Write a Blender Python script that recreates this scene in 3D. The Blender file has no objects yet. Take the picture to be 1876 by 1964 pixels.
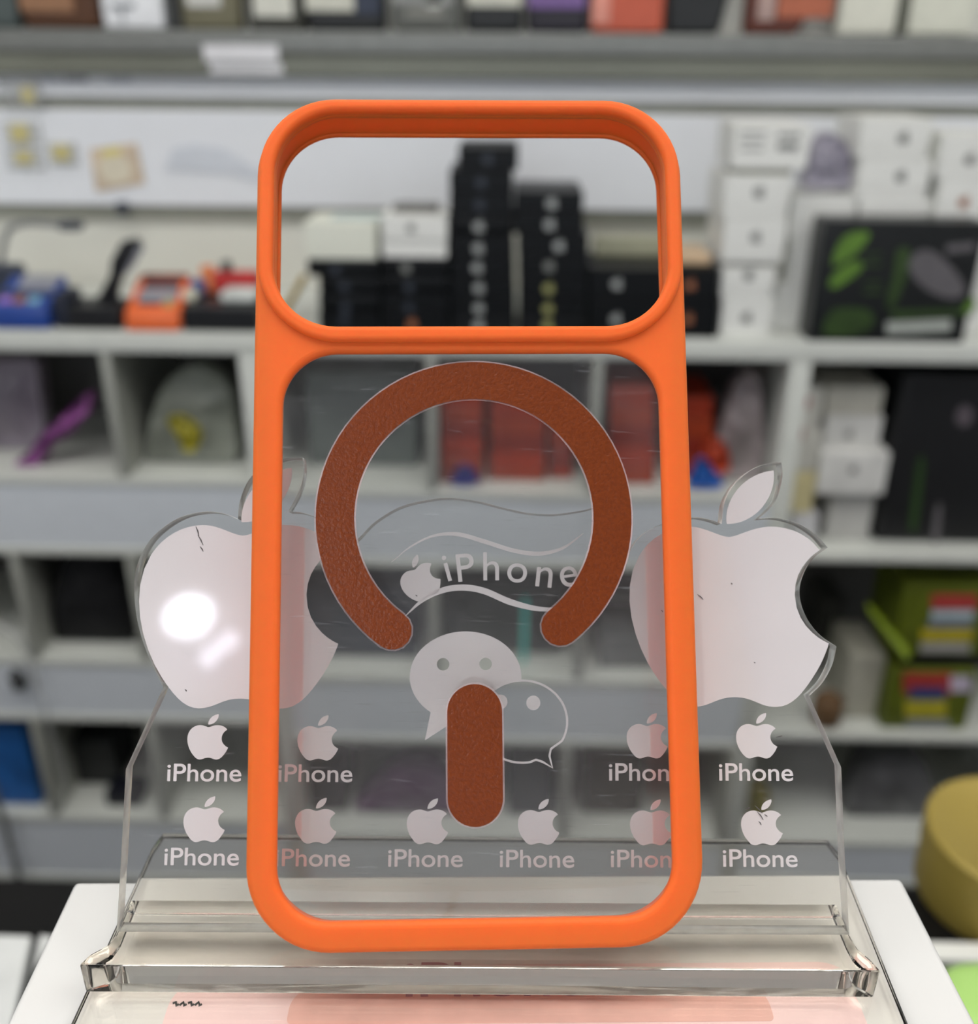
import bpy, bmesh, math, random
from mathutils import Vector, Matrix
random.seed(7)
SC = bpy.context.scene
COL = SC.collection
PI = math.pi

# ------------------------------------------------------------------ camera geometry
F = 1900.0
H = 1.62
CAM = Vector((0, 0, H))
TH, PS, RO = math.radians(25), math.radians(1.0), math.radians(.5)
FW = Vector((-math.sin(PS) * math.cos(TH), math.cos(PS) * math.cos(TH), -math.sin(TH)))
R0 = Vector((math.cos(PS), math.sin(PS), 0))
U0 = R0.cross(FW)
RT = R0 * math.cos(RO) + U0 * math.sin(RO)
UP = -R0 * math.sin(RO) + U0 * math.cos(RO)


def ray(px, py):
    return RT * ((px - 938) / F) + UP * ((982 - py) / F) + FW


def hit(px, py, P, N):
    d = ray(px, py)
    return CAM + d * ((P - CAM).dot(N) / d.dot(N))


def at(px, py, Y):                       # a sight line meets the vertical plane y = Y
    d = ray(px, py)
    return CAM + d * (Y / d.y)


def atz(px, py, z):                      # a sight line meets the level z
    d = ray(px, py)
    return CAM + d * ((z - H) / d.z)


# ------------------------------------------------------------------ materials
def lin(c):
    def f(x):
        x /= 255.0
        return x / 12.92 if x <= .04045 else ((x + .055) / 1.055) ** 2.4
    return (f(c[0]), f(c[1]), f(c[2]), 1)


def new_mat(name):
    m = bpy.data.materials.new(name)
    m.use_nodes = True
    m.node_tree.nodes.clear()
    o = m.node_tree.nodes.new('ShaderNodeOutputMaterial')
    return m, m.node_tree.nodes, m.node_tree.links, o


MATS = {}


def mat(name, rgb, rough=.5, metal=0.0, var=.06, scale=40.0, bump=0.0, spec=.5, coat=0.0, sss=0.0):
    if name in MATS:
        return MATS[name]
    m, N, L, o = new_mat(name)
    b = N.new('ShaderNodeBsdfPrincipled')
    c = lin(rgb)
    tc = N.new('ShaderNodeTexCoord')
    nz = N.new('ShaderNodeTexNoise')
    nz.inputs['Scale'].default_value = scale
    nz.inputs['Detail'].default_value = 4
    L.new(tc.outputs['Object'], nz.inputs['Vector'])
    mr = N.new('ShaderNodeMapRange')
    mr.inputs['From Min'].default_value = .3
    mr.inputs['From Max'].default_value = .7
    mr.inputs['To Min'].default_value = 1 - var
    mr.inputs['To Max'].default_value = 1 + var
    L.new(nz.outputs['Fac'], mr.inputs['Value'])
    mx = N.new('ShaderNodeVectorMath')
    mx.operation = 'SCALE'
    mx.inputs[0].default_value = c[:3]
    L.new(mr.outputs['Result'], mx.inputs['Scale'])
    L.new(mx.outputs['Vector'], b.inputs['Base Color'])
    b.inputs['Roughness'].default_value = rough
    b.inputs['Metallic'].default_value = metal
    b.inputs['Specular IOR Level'].default_value = spec
    b.inputs['Coat Weight'].default_value = coat
    b.inputs['Coat Roughness'].default_value = .1
    if sss:
        b.inputs['Subsurface Weight'].default_value = sss
        b.inputs['Subsurface Radius'].default_value = (.004, .0009, .0003)
        b.inputs['Subsurface Scale'].default_value = 1
    if bump:
        bp = N.new('ShaderNodeBump')
        bp.inputs['Strength'].default_value = bump
        bp.inputs['Distance'].default_value = .0004
        L.new(nz.outputs['Fac'], bp.inputs['Height'])
        L.new(bp.outputs['Normal'], b.inputs['Normal'])
    L.new(b.outputs['BSDF'], o.inputs['Surface'])
    MATS[name] = m
    return m


def emit_mat(name, rgb, strength):
    m, N, L, o = new_mat(name)
    e = N.new('ShaderNodeEmission')
    e.inputs['Color'].default_value = lin(rgb)
    e.inputs['Strength'].default_value = strength
    L.new(e.outputs['Emission'], o.inputs['Surface'])
    return m


def clear_sheet_mat(name, tint=(1, 1, 1), haze=.03, haze_rgb=(225, 225, 230), ior=1.45, scale=30.0, rough=.02, scratches=True):
    """thin clear plastic: see-through, Fresnel reflection, a little worn haze and hairline scratches"""
    m, N, L, o = new_mat(name)
    tr = N.new('ShaderNodeBsdfTransparent')
    tr.inputs['Color'].default_value = (*tint, 1)
    gl = N.new('ShaderNodeBsdfGlossy')
    gl.inputs['Roughness'].default_value = rough
    # Schlick reflectance, the same from either side of the thin sheet
    r0 = ((ior - 1) / (ior + 1)) ** 2
    lw = N.new('ShaderNodeLayerWeight')
    lw.inputs['Blend'].default_value = .5
    pw = N.new('ShaderNodeMath')
    pw.operation = 'POWER'
    pw.inputs[1].default_value = 5
    L.new(lw.outputs['Facing'], pw.inputs[0])
    fr = N.new('ShaderNodeMapRange')
    fr.inputs['To Min'].default_value = r0
    fr.inputs['To Max'].default_value = 1
    L.new(pw.outputs['Value'], fr.inputs['Value'])
    a = N.new('ShaderNodeMixShader')
    L.new(fr.outputs['Result'], a.inputs['Fac'])
    L.new(tr.outputs['BSDF'], a.inputs[1])
    L.new(gl.outputs['BSDF'], a.inputs[2])
    df = N.new('ShaderNodeBsdfDiffuse')
    df.inputs['Color'].default_value = lin(haze_rgb)
    tc = N.new('ShaderNodeTexCoord')
    nz = N.new('ShaderNodeTexNoise')
    nz.inputs['Scale'].default_value = scale
    nz.inputs['Detail'].default_value = 6
    L.new(tc.outputs['Object'], nz.inputs['Vector'])
    mr = N.new('ShaderNodeMapRange')
    mr.inputs['From Min'].default_value = .45
    mr.inputs['From Max'].default_value = .8
    mr.inputs['To Min'].default_value = haze * .4
    mr.inputs['To Max'].default_value = haze * 2.2
    L.new(nz.outputs['Fac'], mr.inputs['Value'])
    fac = mr.outputs['Result']
    if scratches:
        mp = N.new('ShaderNodeMapping')
        mp.inputs['Scale'].default_value = (18, 260, 260)
        mp.inputs['Rotation'].default_value = (.3, .2, .35)
        L.new(tc.outputs['Object'], mp.inputs['Vector'])
        n2 = N.new('ShaderNodeTexNoise')
        n2.inputs['Scale'].default_value = 6
        n2.inputs['Detail'].default_value = 3
        L.new(mp.outputs['Vector'], n2.inputs['Vector'])
        m2 = N.new('ShaderNodeMapRange')
        m2.inputs['From Min'].default_value = .66
        m2.inputs['From Max'].default_value = .76
        m2.inputs['To Max'].default_value = .10
        L.new(n2.outputs['Fac'], m2.inputs['Value'])
        ad = N.new('ShaderNodeMath')
        ad.operation = 'ADD'
        L.new(fac, ad.inputs[0])
        L.new(m2.outputs['Result'], ad.inputs[1])
        fac = ad.outputs['Value']
    x = N.new('ShaderNodeMixShader')
    L.new(fac, x.inputs['Fac'])
    L.new(a.outputs['Shader'], x.inputs[1])
    L.new(df.outputs['BSDF'], x.inputs[2])
    L.new(x.outputs['Shader'], o.inputs['Surface'])
    return m


def glass_mat(name, rgb=(255, 254, 252), ior=1.49, rough=0.0):
    m, N, L, o = new_mat(name)
    g = N.new('ShaderNodeBsdfGlass')
    g.inputs['IOR'].default_value = ior
    g.inputs['Roughness'].default_value = rough
    g.inputs['Color'].default_value = lin(rgb)
    L.new(g.outputs['BSDF'], o.inputs['Surface'])
    return m


def edge_mat(name):
    """sawn and polished edge of clear acrylic: bright, streaky"""
    m, N, L, o = new_mat(name)
    tr = N.new('ShaderNodeBsdfTransparent')
    tr.inputs['Color'].default_value = (.8, .8, .78, 1)
    gl = N.new('ShaderNodeBsdfGlossy')
    gl.inputs['Roughness'].default_value = .12
    gl.inputs['Color'].default_value = (.95, .95, .92, 1)
    df = N.new('ShaderNodeBsdfDiffuse')
    df.inputs['Color'].default_value = (.9, .9, .87, 1)
    a = N.new('ShaderNodeMixShader')
    a.inputs['Fac'].default_value = .45
    L.new(gl.outputs['BSDF'], a.inputs[1])
    L.new(df.outputs['BSDF'], a.inputs[2])
    tc = N.new('ShaderNodeTexCoord')
    nz = N.new('ShaderNodeTexNoise')
    nz.inputs['Scale'].default_value = 220
    nz.inputs['Detail'].default_value = 3
    L.new(tc.outputs['Object'], nz.inputs['Vector'])
    mr = N.new('ShaderNodeMapRange')
    mr.inputs['From Min'].default_value = .35
    mr.inputs['From Max'].default_value = .65
    mr.inputs['To Min'].default_value = .7
    mr.inputs['To Max'].default_value = 1.0
    L.new(nz.outputs['Fac'], mr.inputs['Value'])
    x = N.new('ShaderNodeMixShader')
    L.new(mr.outputs['Result'], x.inputs['Fac'])
    L.new(tr.outputs['BSDF'], x.inputs[1])
    L.new(a.outputs['Shader'], x.inputs[2])
    L.new(x.outputs['Shader'], o.inputs['Surface'])
    return m


# ------------------------------------------------------------------ object helpers
WM = {}                                   # world matrices of parents


def setp(o, label=None, cat=None, group=None, kind=None):
    if label: o['label'] = label
    if cat: o['category'] = cat
    if group: o['group'] = group
    if kind: o['kind'] = kind
    return o


def thing(name, label, cat, loc=(0, 0, 0), rotz=0.0, group=None):
    o = bpy.data.objects.new(name, None)
    o.empty_display_size = .02
    COL.objects.link(o)
    o.location = loc
    o.rotation_euler = (0, 0, rotz)
    WM[o] = Matrix.Translation(Vector(loc)) @ Matrix.Rotation(rotz, 4, 'Z')
    return setp(o, label, cat, group)


def finish(name, me, mats, parent=None, smooth=None, flatn=None):
    """me is in world coordinates; links it under parent (or with its own origin at the base)"""
    if not isinstance(mats, (list, tuple)):
        mats = [mats]
    me.materials.clear()
    for m in mats:
        me.materials.append(m)
    o = bpy.data.objects.new(name, me)
    COL.objects.link(o)
    if parent is not None:
        me.transform(WM[parent].inverted())
        o.parent = parent
        WM[o] = WM[parent].copy()
    else:
        xs = [v.co for v in me.vertices]
        c = Vector(((min(p.x for p in xs) + max(p.x for p in xs)) / 2, (min(p.y for p in xs) + max(p.y for p in xs)) / 2, min(p.z for p in xs)))
        me.transform(Matrix.Translation(-c))
        o.location = c
        WM[o] = Matrix.Translation(c)
    if smooth is not None:
        for p in me.polygons:
            p.use_smooth = True
        if hasattr(me, 'set_sharp_from_angle'):
            me.set_sharp_from_angle(angle=math.radians(smooth))
        tot = sum(p.area for p in me.polygons)
        for p in me.polygons:             # broad faces stay flat, narrow bevel faces are smoothed
            if p.area > .06 * tot or (flatn is not None and abs(p.normal.dot(flatn)) > .9995):
                p.use_smooth = False
    return o


def bm_mesh(name, bm):
    me = bpy.data.meshes.new(name)
    bmesh.ops.recalc_face_normals(bm, faces=bm.faces)
    bm.to_mesh(me)
    bm.free()
    return me


def add_box(bm, c0, c1, bev=0.0, seg=2, mi=0, M=None):
    x0, y0, z0 = [min(a, b) for a, b in zip(c0, c1)]
    x1, y1, z1 = [max(a, b) for a, b in zip(c0, c1)]
    t = bmesh.new()
    v = [t.verts.new(p) for p in ((x0, y0, z0), (x1, y0, z0), (x1, y1, z0), (x0, y1, z0), (x0, y0, z1), (x1, y0, z1), (x1, y1, z1), (x0, y1, z1))]
    for f in ((3, 2, 1, 0), (4, 5, 6, 7), (0, 1, 5, 4), (1, 2, 6, 5), (2, 3, 7, 6), (3, 0, 4, 7)):
        t.faces.new([v[i] for i in f])
    if bev > 0:
        bev = min(bev, .45 * min(x1 - x0, y1 - y0, z1 - z0))
        bmesh.ops.bevel(t, geom=list(t.edges), offset=bev, segments=seg, profile=.5, affect='EDGES')
    if M is not None:
        bmesh.ops.transform(t, matrix=M, verts=t.verts)
    merge(bm, t, mi)


def merge(bm, t, mi=0):
    for f in t.faces:
        f.material_index = mi
    me = bpy.data.meshes.new('tmp')
    t.to_mesh(me)
    t.free()
    bm.from_mesh(me)
    bpy.data.meshes.remove(me)


def box(name, c0, c1, m, parent=None, bev=.001, seg=2, rot=None):
    bm = bmesh.new()
    M = None
    if rot:                               # (angle, axis) about the base centre
        c = Vector(((c0[0] + c1[0]) / 2, (c0[1] + c1[1]) / 2, min(c0[2], c1[2])))
        M = Matrix.Translation(c) @ Matrix.Rotation(rot[0], 4, rot[1]) @ Matrix.Translation(-c)
    add_box(bm, c0, c1, bev, seg, 0, M)
    return finish(name, bm_mesh(name, bm), m, parent, 40)


def prism(bm, prof, x0, x1, mi=0, bev=0.0):
    """profile of (y, z) points swept from x0 to x1"""
    t = bmesh.new()
    a = [t.verts.new((x0, y, z)) for y, z in prof]
    b = [t.verts.new((x1, y, z)) for y, z in prof]
    n = len(prof)
    t.faces.new(a)
    t.faces.new(b[::-1])
    for i in range(n):
        j = (i + 1) % n
        t.faces.new((a[i], b[i], b[j], a[j]))
    bmesh.ops.recalc_face_normals(t, faces=t.faces)
    if bev:
        bmesh.ops.bevel(t, geom=list(t.edges), offset=bev, segments=2, profile=.5, affect='EDGES')
    merge(bm, t, mi)


def hexa(bm, pts, mi=0, bev=0.0):
    """box from 8 corner points: bottom four then top four, both counter-clockwise"""
    t = bmesh.new()
    v = [t.verts.new(p) for p in pts]
    for f in ((3, 2, 1, 0), (4, 5, 6, 7), (0, 1, 5, 4), (1, 2, 6, 5), (2, 3, 7, 6), (3, 0, 4, 7)):
        t.faces.new([v[i] for i in f])
    bmesh.ops.recalc_face_normals(t, faces=t.faces)
    if bev:
        bmesh.ops.bevel(t, geom=list(t.edges), offset=bev, segments=2, profile=.5, affect='EDGES')
    merge(bm, t, mi)


def lathe(bm, c, prof, n=48, mi=0):
    t = bmesh.new()
    rings = []
    for r, z in prof:
        if r < 1e-6:
            rings.append([t.verts.new((c[0], c[1], c[2] + z))])
        else:
            rings.append([t.verts.new((c[0] + r * math.cos(2 * PI * i / n), c[1] + r * math.sin(2 * PI * i / n), c[2] + z)) for i in range(n)])
    for a, b in zip(rings, rings[1:]):
        for i in range(n):
            j = (i + 1) % n
            if len(a) == 1 and len(b) == 1:
                continue
            if len(a) == 1:
                t.faces.new((a[0], b[i], b[j]))
            elif len(b) == 1:
                t.faces.new((a[i], a[j], b[0]))
            else:
                t.faces.new((a[i], a[j], b[j], b[i]))
    bmesh.ops.recalc_face_normals(t, faces=t.faces)
    merge(bm, t, mi)


def tube(bm, pts, r, n=8, mi=0, flat=1.0):
    pts = [Vector(p) for p in pts]
    t = bmesh.new()
    rings = []
    up = Vector((0, 0, 1))
    for i, p in enumerate(pts):
        d = (pts[min(i + 1, len(pts) - 1)] - pts[max(i - 1, 0)]).normalized()
        a = d.cross(up)
        if a.length < 1e-4:
            a = d.cross(Vector((1, 0, 0)))
        a.normalize()
        b = d.cross(a)
        rr = r[i] if isinstance(r, (list, tuple)) else r
        rings.append([t.verts.new(p + a * (rr * math.cos(2 * PI * k / n)) + b * (rr * flat * math.sin(2 * PI * k / n))) for k in range(n)])
    for q, s in zip(rings, rings[1:]):
        for i in range(n):
            j = (i + 1) % n
            t.faces.new((q[i], q[j], s[j], s[i]))
    t.faces.new(rings[0][::-1])
    t.faces.new(rings[-1])
    bmesh.ops.recalc_face_normals(t, faces=t.faces)
    merge(bm, t, mi)


def catmull(pts, n=8, closed=False):
    out = []
    P = [Vector(p) for p in pts]
    m = len(P)
    segs = m if closed else m - 1
    for i in range(segs):
        p1, p2 = P[i], P[(i + 1) % m]
        p0 = P[i - 1] if (i > 0 or closed) else p1 * 2 - p2
        p3 = P[(i + 2) % m] if (i + 2 < m or closed) else p2 * 2 - p1
        for k in range(n):
            t = k / n
            out.append(.5 * ((2 * p1) + (p2 - p0) * t + (2 * p0 - 5 * p1 + 4 * p2 - p3) * t * t + (3 * p1 - p0 - 3 * p2 + p3) * t ** 3))
    if not closed:
        out.append(P[-1])
    return out


def rrect(x0, y0, x1, y1, r, n=10):
    """rounded rectangle; r one radius or (bl, br, tr, tl)"""
    if not isinstance(r, (list, tuple)):
        r = (r, r, r, r)
    out = []
    for (cx, cy, rr, a0) in ((x0 + r[0], y0 + r[0], r[0], PI), (x1 - r[1], y0 + r[1], r[1], 1.5 * PI), (x1 - r[2], y1 - r[2], r[2], 0), (x0 + r[3], y1 - r[3], r[3], .5 * PI)):
        for k in range(n + 1):
            a = a0 + .5 * PI * k / n
            out.append((cx + rr * math.cos(a), cy + rr * math.sin(a)))
    return out


def flat_mesh(loops, thick, bev=0.0, res=3):
    """2D loops (holes allowed) -> solid plate mesh around z = 0 (local 2D frame)"""
    cu = bpy.data.curves.new('tmp', 'CURVE')
    cu.dimensions = '2D'
    cu.fill_mode = 'BOTH'
    S = 1000.0                            # work in millimetres
    for lp in loops:
        s = cu.splines.new('POLY')
        s.points.add(len(lp) - 1)
        for p, q in zip(s.points, lp):
            p.co = (q[0] * S, q[1] * S, 0, 1)
        s.use_cyclic_u = True
    cu.extrude = max(thick * S / 2 - bev * S, 1e-5)
    cu.bevel_depth = bev * S
    cu.bevel_resolution = res
    cu.offset = -bev * S
    ob = bpy.data.objects.new('tmp', cu)
    COL.objects.link(ob)
    bpy.context.view_layer.update()
    me = bpy.data.meshes.new_from_object(ob.evaluated_get(bpy.context.evaluated_depsgraph_get()))
    bpy.data.objects.remove(ob)
    bpy.data.curves.remove(cu)
    me.transform(Matrix.Scale(1 / S, 4))
    bm = bmesh.new()
    bm.from_mesh(me)
    bmesh.ops.remove_doubles(bm, verts=bm.verts, dist=1e-6)
    bmesh.ops.recalc_face_normals(bm, faces=bm.faces)
    bm.to_mesh(me)
    bm.free()
    return me


def text_mesh(body, height, offset=0.0, spacing=1.0):
    cu = bpy.data.curves.new('tmp', 'FONT')
    cu.body = body
    cu.size = 100
    cu.space_character = spacing
    cu.offset = offset
    cu.extrude = .001
    cu.align_x = 'CENTER'
    ob = bpy.data.objects.new('tmp', cu)
    COL.objects.link(ob)
    bpy.context.view_layer.update()
    me = bpy.data.meshes.new_from_object(ob.evaluated_get(bpy.context.evaluated_depsgraph_get()))
    bpy.data.objects.remove(ob)
    bpy.data.curves.remove(cu)
    xs = [v.co.x for v in me.vertices]
    ys = [v.co.y for v in me.vertices]
    h = max(ys) - min(ys)
    me.transform(Matrix.Scale(height / h, 4) @ Matrix.Translation((-(min(xs) + max(xs)) / 2, -(min(ys) + max(ys)) / 2, 0)))
    for v in me.vertices:
        v.co.z = (1 if v.co.z > 0 else -1) * .00003
    return me


def frame_matrix(O, Xa, Ya, Za):
    M = Matrix.Identity(4)
    for i in range(3):
        M[i][0], M[i][1], M[i][2], M[i][3] = Xa[i], Ya[i], Za[i], O[i]
    return M


# the fruit emblem outline, 24 x 24 field, y down
APPLE = ("M12.152 6.896c-.948 0-2.415-1.078-3.96-1.04-2.04.027-3.91 1.183-4.961 3.014-2.117 3.675-.546 9.103 1.519 12.09 1.013 1.454 2.208 3.09 3.792 3.039 1.52-.065 2.09-.987 3.935-.987 1.831 0 2.35.987 3.96.948 1.637-.026 2.676-1.48 3.676-2.948 1.156-1.688 1.636-3.325 1.662-3.415-.039-.013-3.182-1.221-3.22-4.857-.026-3.04 2.48-4.494 2.597-4.559-1.429-2.09-3.623-2.324-4.39-2.376-2-.156-3.675 1.09-4.61 1.09z",
         "M15.53 3.83c.843-1.012 1.4-2.427 1.245-3.83-1.207.052-2.662.805-3.532 1.818-.78.896-1.454 2.338-1.273 3.714 1.338.104 2.715-.688 3.559-1.701z")


def path_pts(d, n=8):
    import re
    tk = re.findall(r'[Mcz]|-?(?:\d+\.\d+|\.\d+|\d+)', d)
    pts, i = [], 0
    x = y = 0.0
    cmd = ''
    while i < len(tk):
        if tk[i] in 'Mcz':
            cmd = tk[i]
            i += 1
            if cmd == 'z':
                break
            continue
        if cmd == 'M':
            x, y = float(tk[i]), float(tk[i + 1])
            pts.append((x, y))
            i += 2
        else:
            q = [float(a) for a in tk[i:i + 6]]
            i += 6
            p0, p1, p2, p3 = (x, y), (x + q[0], y + q[1]), (x + q[2], y + q[3]), (x + q[4], y + q[5])
            for k in range(1, n + 1):
                t = k / n
                s = 1 - t
                pts.append((s ** 3 * p0[0] + 3 * s * s * t * p1[0] + 3 * s * t * t * p2[0] + t ** 3 * p3[0],
                            s ** 3 * p0[1] + 3 * s * s * t * p1[1] + 3 * s * t * t * p2[1] + t ** 3 * p3[1]))
            x, y = p3
    if (Vector(pts[0]) - Vector(pts[-1])).length < 1e-3:
        pts.pop()
    return pts


APPLE_PTS = [path_pts(d) for d in APPLE]  # body, leaf


def apple_mesh(w, h, thick=.00006):
    """emblem w wide (body) and h tall with leaf; centred on the 24-field"""
    sx, sy = w / 18.4, h / 24.0
    return flat_mesh([[((p[0] - 11.5) * sx, (12 - p[1]) * sy) for p in lp] for lp in APPLE_PTS], thick)


def place_flat(name, me, M, m, parent, smooth=None, label=None):
    me.transform(M)
    o = finish(name, me, m, parent, smooth)
    if label:
        o['label'] = label
    return o


# ------------------------------------------------------------------ material palette
M_orange = mat('orange_silicone', (233, 104, 38), rough=.55, var=.015, scale=300, spec=.25, sss=.45)
_b = [n for n in M_orange.node_tree.nodes if n.type == 'BSDF_PRINCIPLED'][0]
_b.inputs['Sheen Weight'].default_value = .2
_b.inputs['Sheen Roughness'].default_value = .35
_b.inputs['Sheen Tint'].default_value = lin((255, 190, 130))
M_ring = None
M_foil_bg = mat('pale_print', (200, 200, 198), rough=.4)
M_boxw = mat('satin_white_card', (214, 214, 212), rough=.35, var=.01)
M_white = mat('white_card', (228, 229, 224), rough=.45, var=.015)
M_cream = mat('cream_card', (226, 228, 214), rough=.5, var=.02)
M_black = mat('black_card', (8, 10, 12), rough=.4, var=.1, spec=.25)
M_blackm = mat('black_plastic', (16, 17, 20), rough=.4, var=.1)
M_shelf = mat('white_laminate', (212, 215, 208), rough=.35, var=.02)
M_fascia = mat('blue_grey_laminate', (214, 220, 226), rough=.3, var=.02)
M_inner = mat('shade_toned_laminate', (104, 103, 102), rough=.6, var=.04)  # back panel tone darkened to carry the shade inside the cubbies
M_wall = mat('white_paint', (228, 231, 235), rough=.6, var=.01)
M_lower = mat('cream_paint', (216, 216, 206), rough=.6, var=.03, scale=6)
M_olive = mat('olive_shade_tone', (150, 151, 138), rough=.4)
M_steel = mat('grey_steel', (128, 130, 126), rough=.35, metal=.3)
M_div = mat('shade_toned_divider', (160, 162, 154), rough=.45, var=.03)  # divider colour lowered to hold the shade on their sides
M_emb_w = mat('silver_emblem', (158, 161, 159), rough=.35)
M_emb_g = mat('dark_emblem', (120, 122, 118), rough=.4)
M_emb_y = mat('gold_emblem', (150, 150, 96), rough=.4)
M_emb_o = mat('bronze_emblem', (150, 95, 65), rough=.4)
M_emb_k = mat('faint_emblem', (42, 48, 58), rough=.4)
M_dark = mat('dark_grey_stuff', (52, 54, 54), rough=.6)

# ring material: coppery film with a fine sparkling grain


def ring_material():
    m, N, L, o = new_mat('copper_film')
    b = N.new('ShaderNodeBsdfPrincipled')
    tc = N.new('ShaderNodeTexCoord')
    nz = N.new('ShaderNodeTexNoise')
    nz.inputs['Scale'].default_value = 1700
    nz.inputs['Detail'].default_value = 2
    L.new(tc.outputs['Object'], nz.inputs['Vector'])
    cr = N.new('ShaderNodeValToRGB')
    cr.color_ramp.elements[0].position = .35
    cr.color_ramp.elements[0].color = lin((104, 44, 10))
    cr.color_ramp.elements[1].position = .7
    cr.color_ramp.elements[1].color = lin((116, 51, 13))
    L.new(nz.outputs['Fac'], cr.inputs['Fac'])
    L.new(cr.outputs['Color'], b.inputs['Base Color'])
    bp = N.new('ShaderNodeBump')
    bp.inputs['Strength'].default_value = .9
    bp.inputs['Distance'].default_value = .00013
    L.new(nz.outputs['Fac'], bp.inputs['Height'])
    L.new(bp.outputs['Normal'], b.inputs['Normal'])
    b.inputs['Roughness'].default_value = .3
    b.inputs['Metallic'].default_value = .0
    b.inputs['Specular IOR Level'].default_value = .3
    L.new(b.outputs['BSDF'], o.inputs['Surface'])
    return m


M_ring = ring_material()
M_foil = mat('pale_mirror_foil', (231, 226, 226), rough=.02, metal=.36, var=.02, scale=60)
M_sheet = clear_sheet_mat('clear_acrylic_sheet', tint=(.985, .99, .985), haze=.012)
M_panel = clear_sheet_mat('clear_case_panel', tint=(.94, .945, .945), haze=.014, ior=1.5, scale=45)
M_film = clear_sheet_mat('edge_highlight_film', haze=.35, haze_rgb=(220, 190, 190), scratches=False)  # pale haze paints the edge highlight round ring and strip
M_edge = edge_mat('acrylic_edge')
M_glass = glass_mat('solid_acrylic')
M_base = clear_sheet_mat('clear_base_sheet', tint=(.97, .965, .945), haze=.05, haze_rgb=(225, 220, 210), scratches=False)

# ================================================================== PHONE CASE
A_, B_, C_ = .1712, .0263, .1107
nc = math.sqrt(1 + B_ * B_ + C_ * C_)


def onface(px, py, w=0.0):
    x, y = (px - 938) / F, (982 - py) / F
    t = (A_ - w * nc) / (1 - B_ * x - C_ * y)
    return CAM + (RT * x + UP * y + FW) * t


WC = (RT * B_ + UP * C_ - FW).normalized()
CB = onface(912, 1826)
VC = (onface(899, 197) - CB).normalized()
UC = VC.cross(WC)
MC = frame_matrix(CB, UC, VC, WC)         # local u, v, w (w towards the viewer), metres
mm = .001


def L2(pts):
    return [(a * mm, b * mm) for a, b in pts]


case = thing('phone_case', 'orange rimmed clear phone case with copper ring leaning on the clear stand', 'phone case', tuple(CB))
outer = rrect(-37.95, 0, 38.3, 147.5, (14, 14, 13.5, 13.5), 14)
lowwin = rrect(-32.9, 5.0, 33.2, 101.2, (8.8, 8.8, 9.5, 9.5), 14)
upwin = rrect(-34.7, 105.7, 35.2, 145.3, (11.2, 11.2, 11.5, 11.5), 14)
DEP = 8.8
# back rim face with its two windows, and the wall that wraps the phone
bmf = bmesh.new()
me = flat_mesh([L2(outer), L2(lowwin), L2(upwin)], 2.4 * mm, 1.1 * mm, 6)
me.transform(MC @ Matrix.Translation((0, 0, -1.2 * mm)))
bmf.from_mesh(me)
me = flat_mesh([L2(rrect(-37.9, .05, 38.25, 147.45, (14, 14, 13.5, 13.5), 14)), L2(rrect(-35.5, 2.4, 35.9, 145.6, (11.6, 11.6, 11.2, 11.2), 14))], (DEP - .8) * mm, .7 * mm, 4)
me.transform(MC @ Matrix.Translation((0, 0, -(.8 + (DEP - .8) / 2) * mm)))
bmf.from_mesh(me)
me = flat_mesh([L2(rrect(-37.6, .4, 37.95, 147.1, (13.7, 13.7, 13.2, 13.2), 14)), L2(rrect(-35.0, 3.0, 35.4, 145.1, (11, 11, 10.6, 10.6), 14))], 1.2 * mm, .4 * mm, 3)
me.transform(MC @ Matrix.Translation((0, 0, -(DEP - .5) * mm)))
bmf.from_mesh(me)
frame = finish('frame', bm_mesh('frame', bmf), M_orange, case, 50, WC)
frame['label'] = 'orange rubber frame'
# raised lip round the camera window
lip_out = rrect(-37.4, 102.9, 37.8, 147.6, (14.5, 14.5, 13.4, 13.4), 14)
me = flat_mesh([L2(lip_out), L2(upwin)], 2.6 * mm, .95 * mm, 5)
me.transform(MC @ Matrix.Translation((0, 0, 0.0)))
o = finish('camera_lip', me, M_orange, case, 60, WC)
# side buttons on the rim
for v0, v1 in ((104.5, 115.5), (86, 101.5)):
    bm = bmesh.new()
    add_box(bm, (37.6 * mm, v0 * mm, -6.5 * mm), (38.65 * mm, v1 * mm, -2.6 * mm), .45 * mm, 3)
    me = bm_mesh('side_button', bm)
    me.transform(MC)
    finish('side_button', me, M_orange, case, 50)
# clear panel
me = flat_mesh([L2(rrect(-34.2, 3.8, 34.6, 102.4, 8.5, 12))], .9 * mm, .05 * mm, 1)
me.transform(MC @ Matrix.Translation((0, 0, -1.2 * mm)))
o = finish('back_panel', me, M_panel, case, 30)
o['label'] = 'clear plastic panel'


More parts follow.
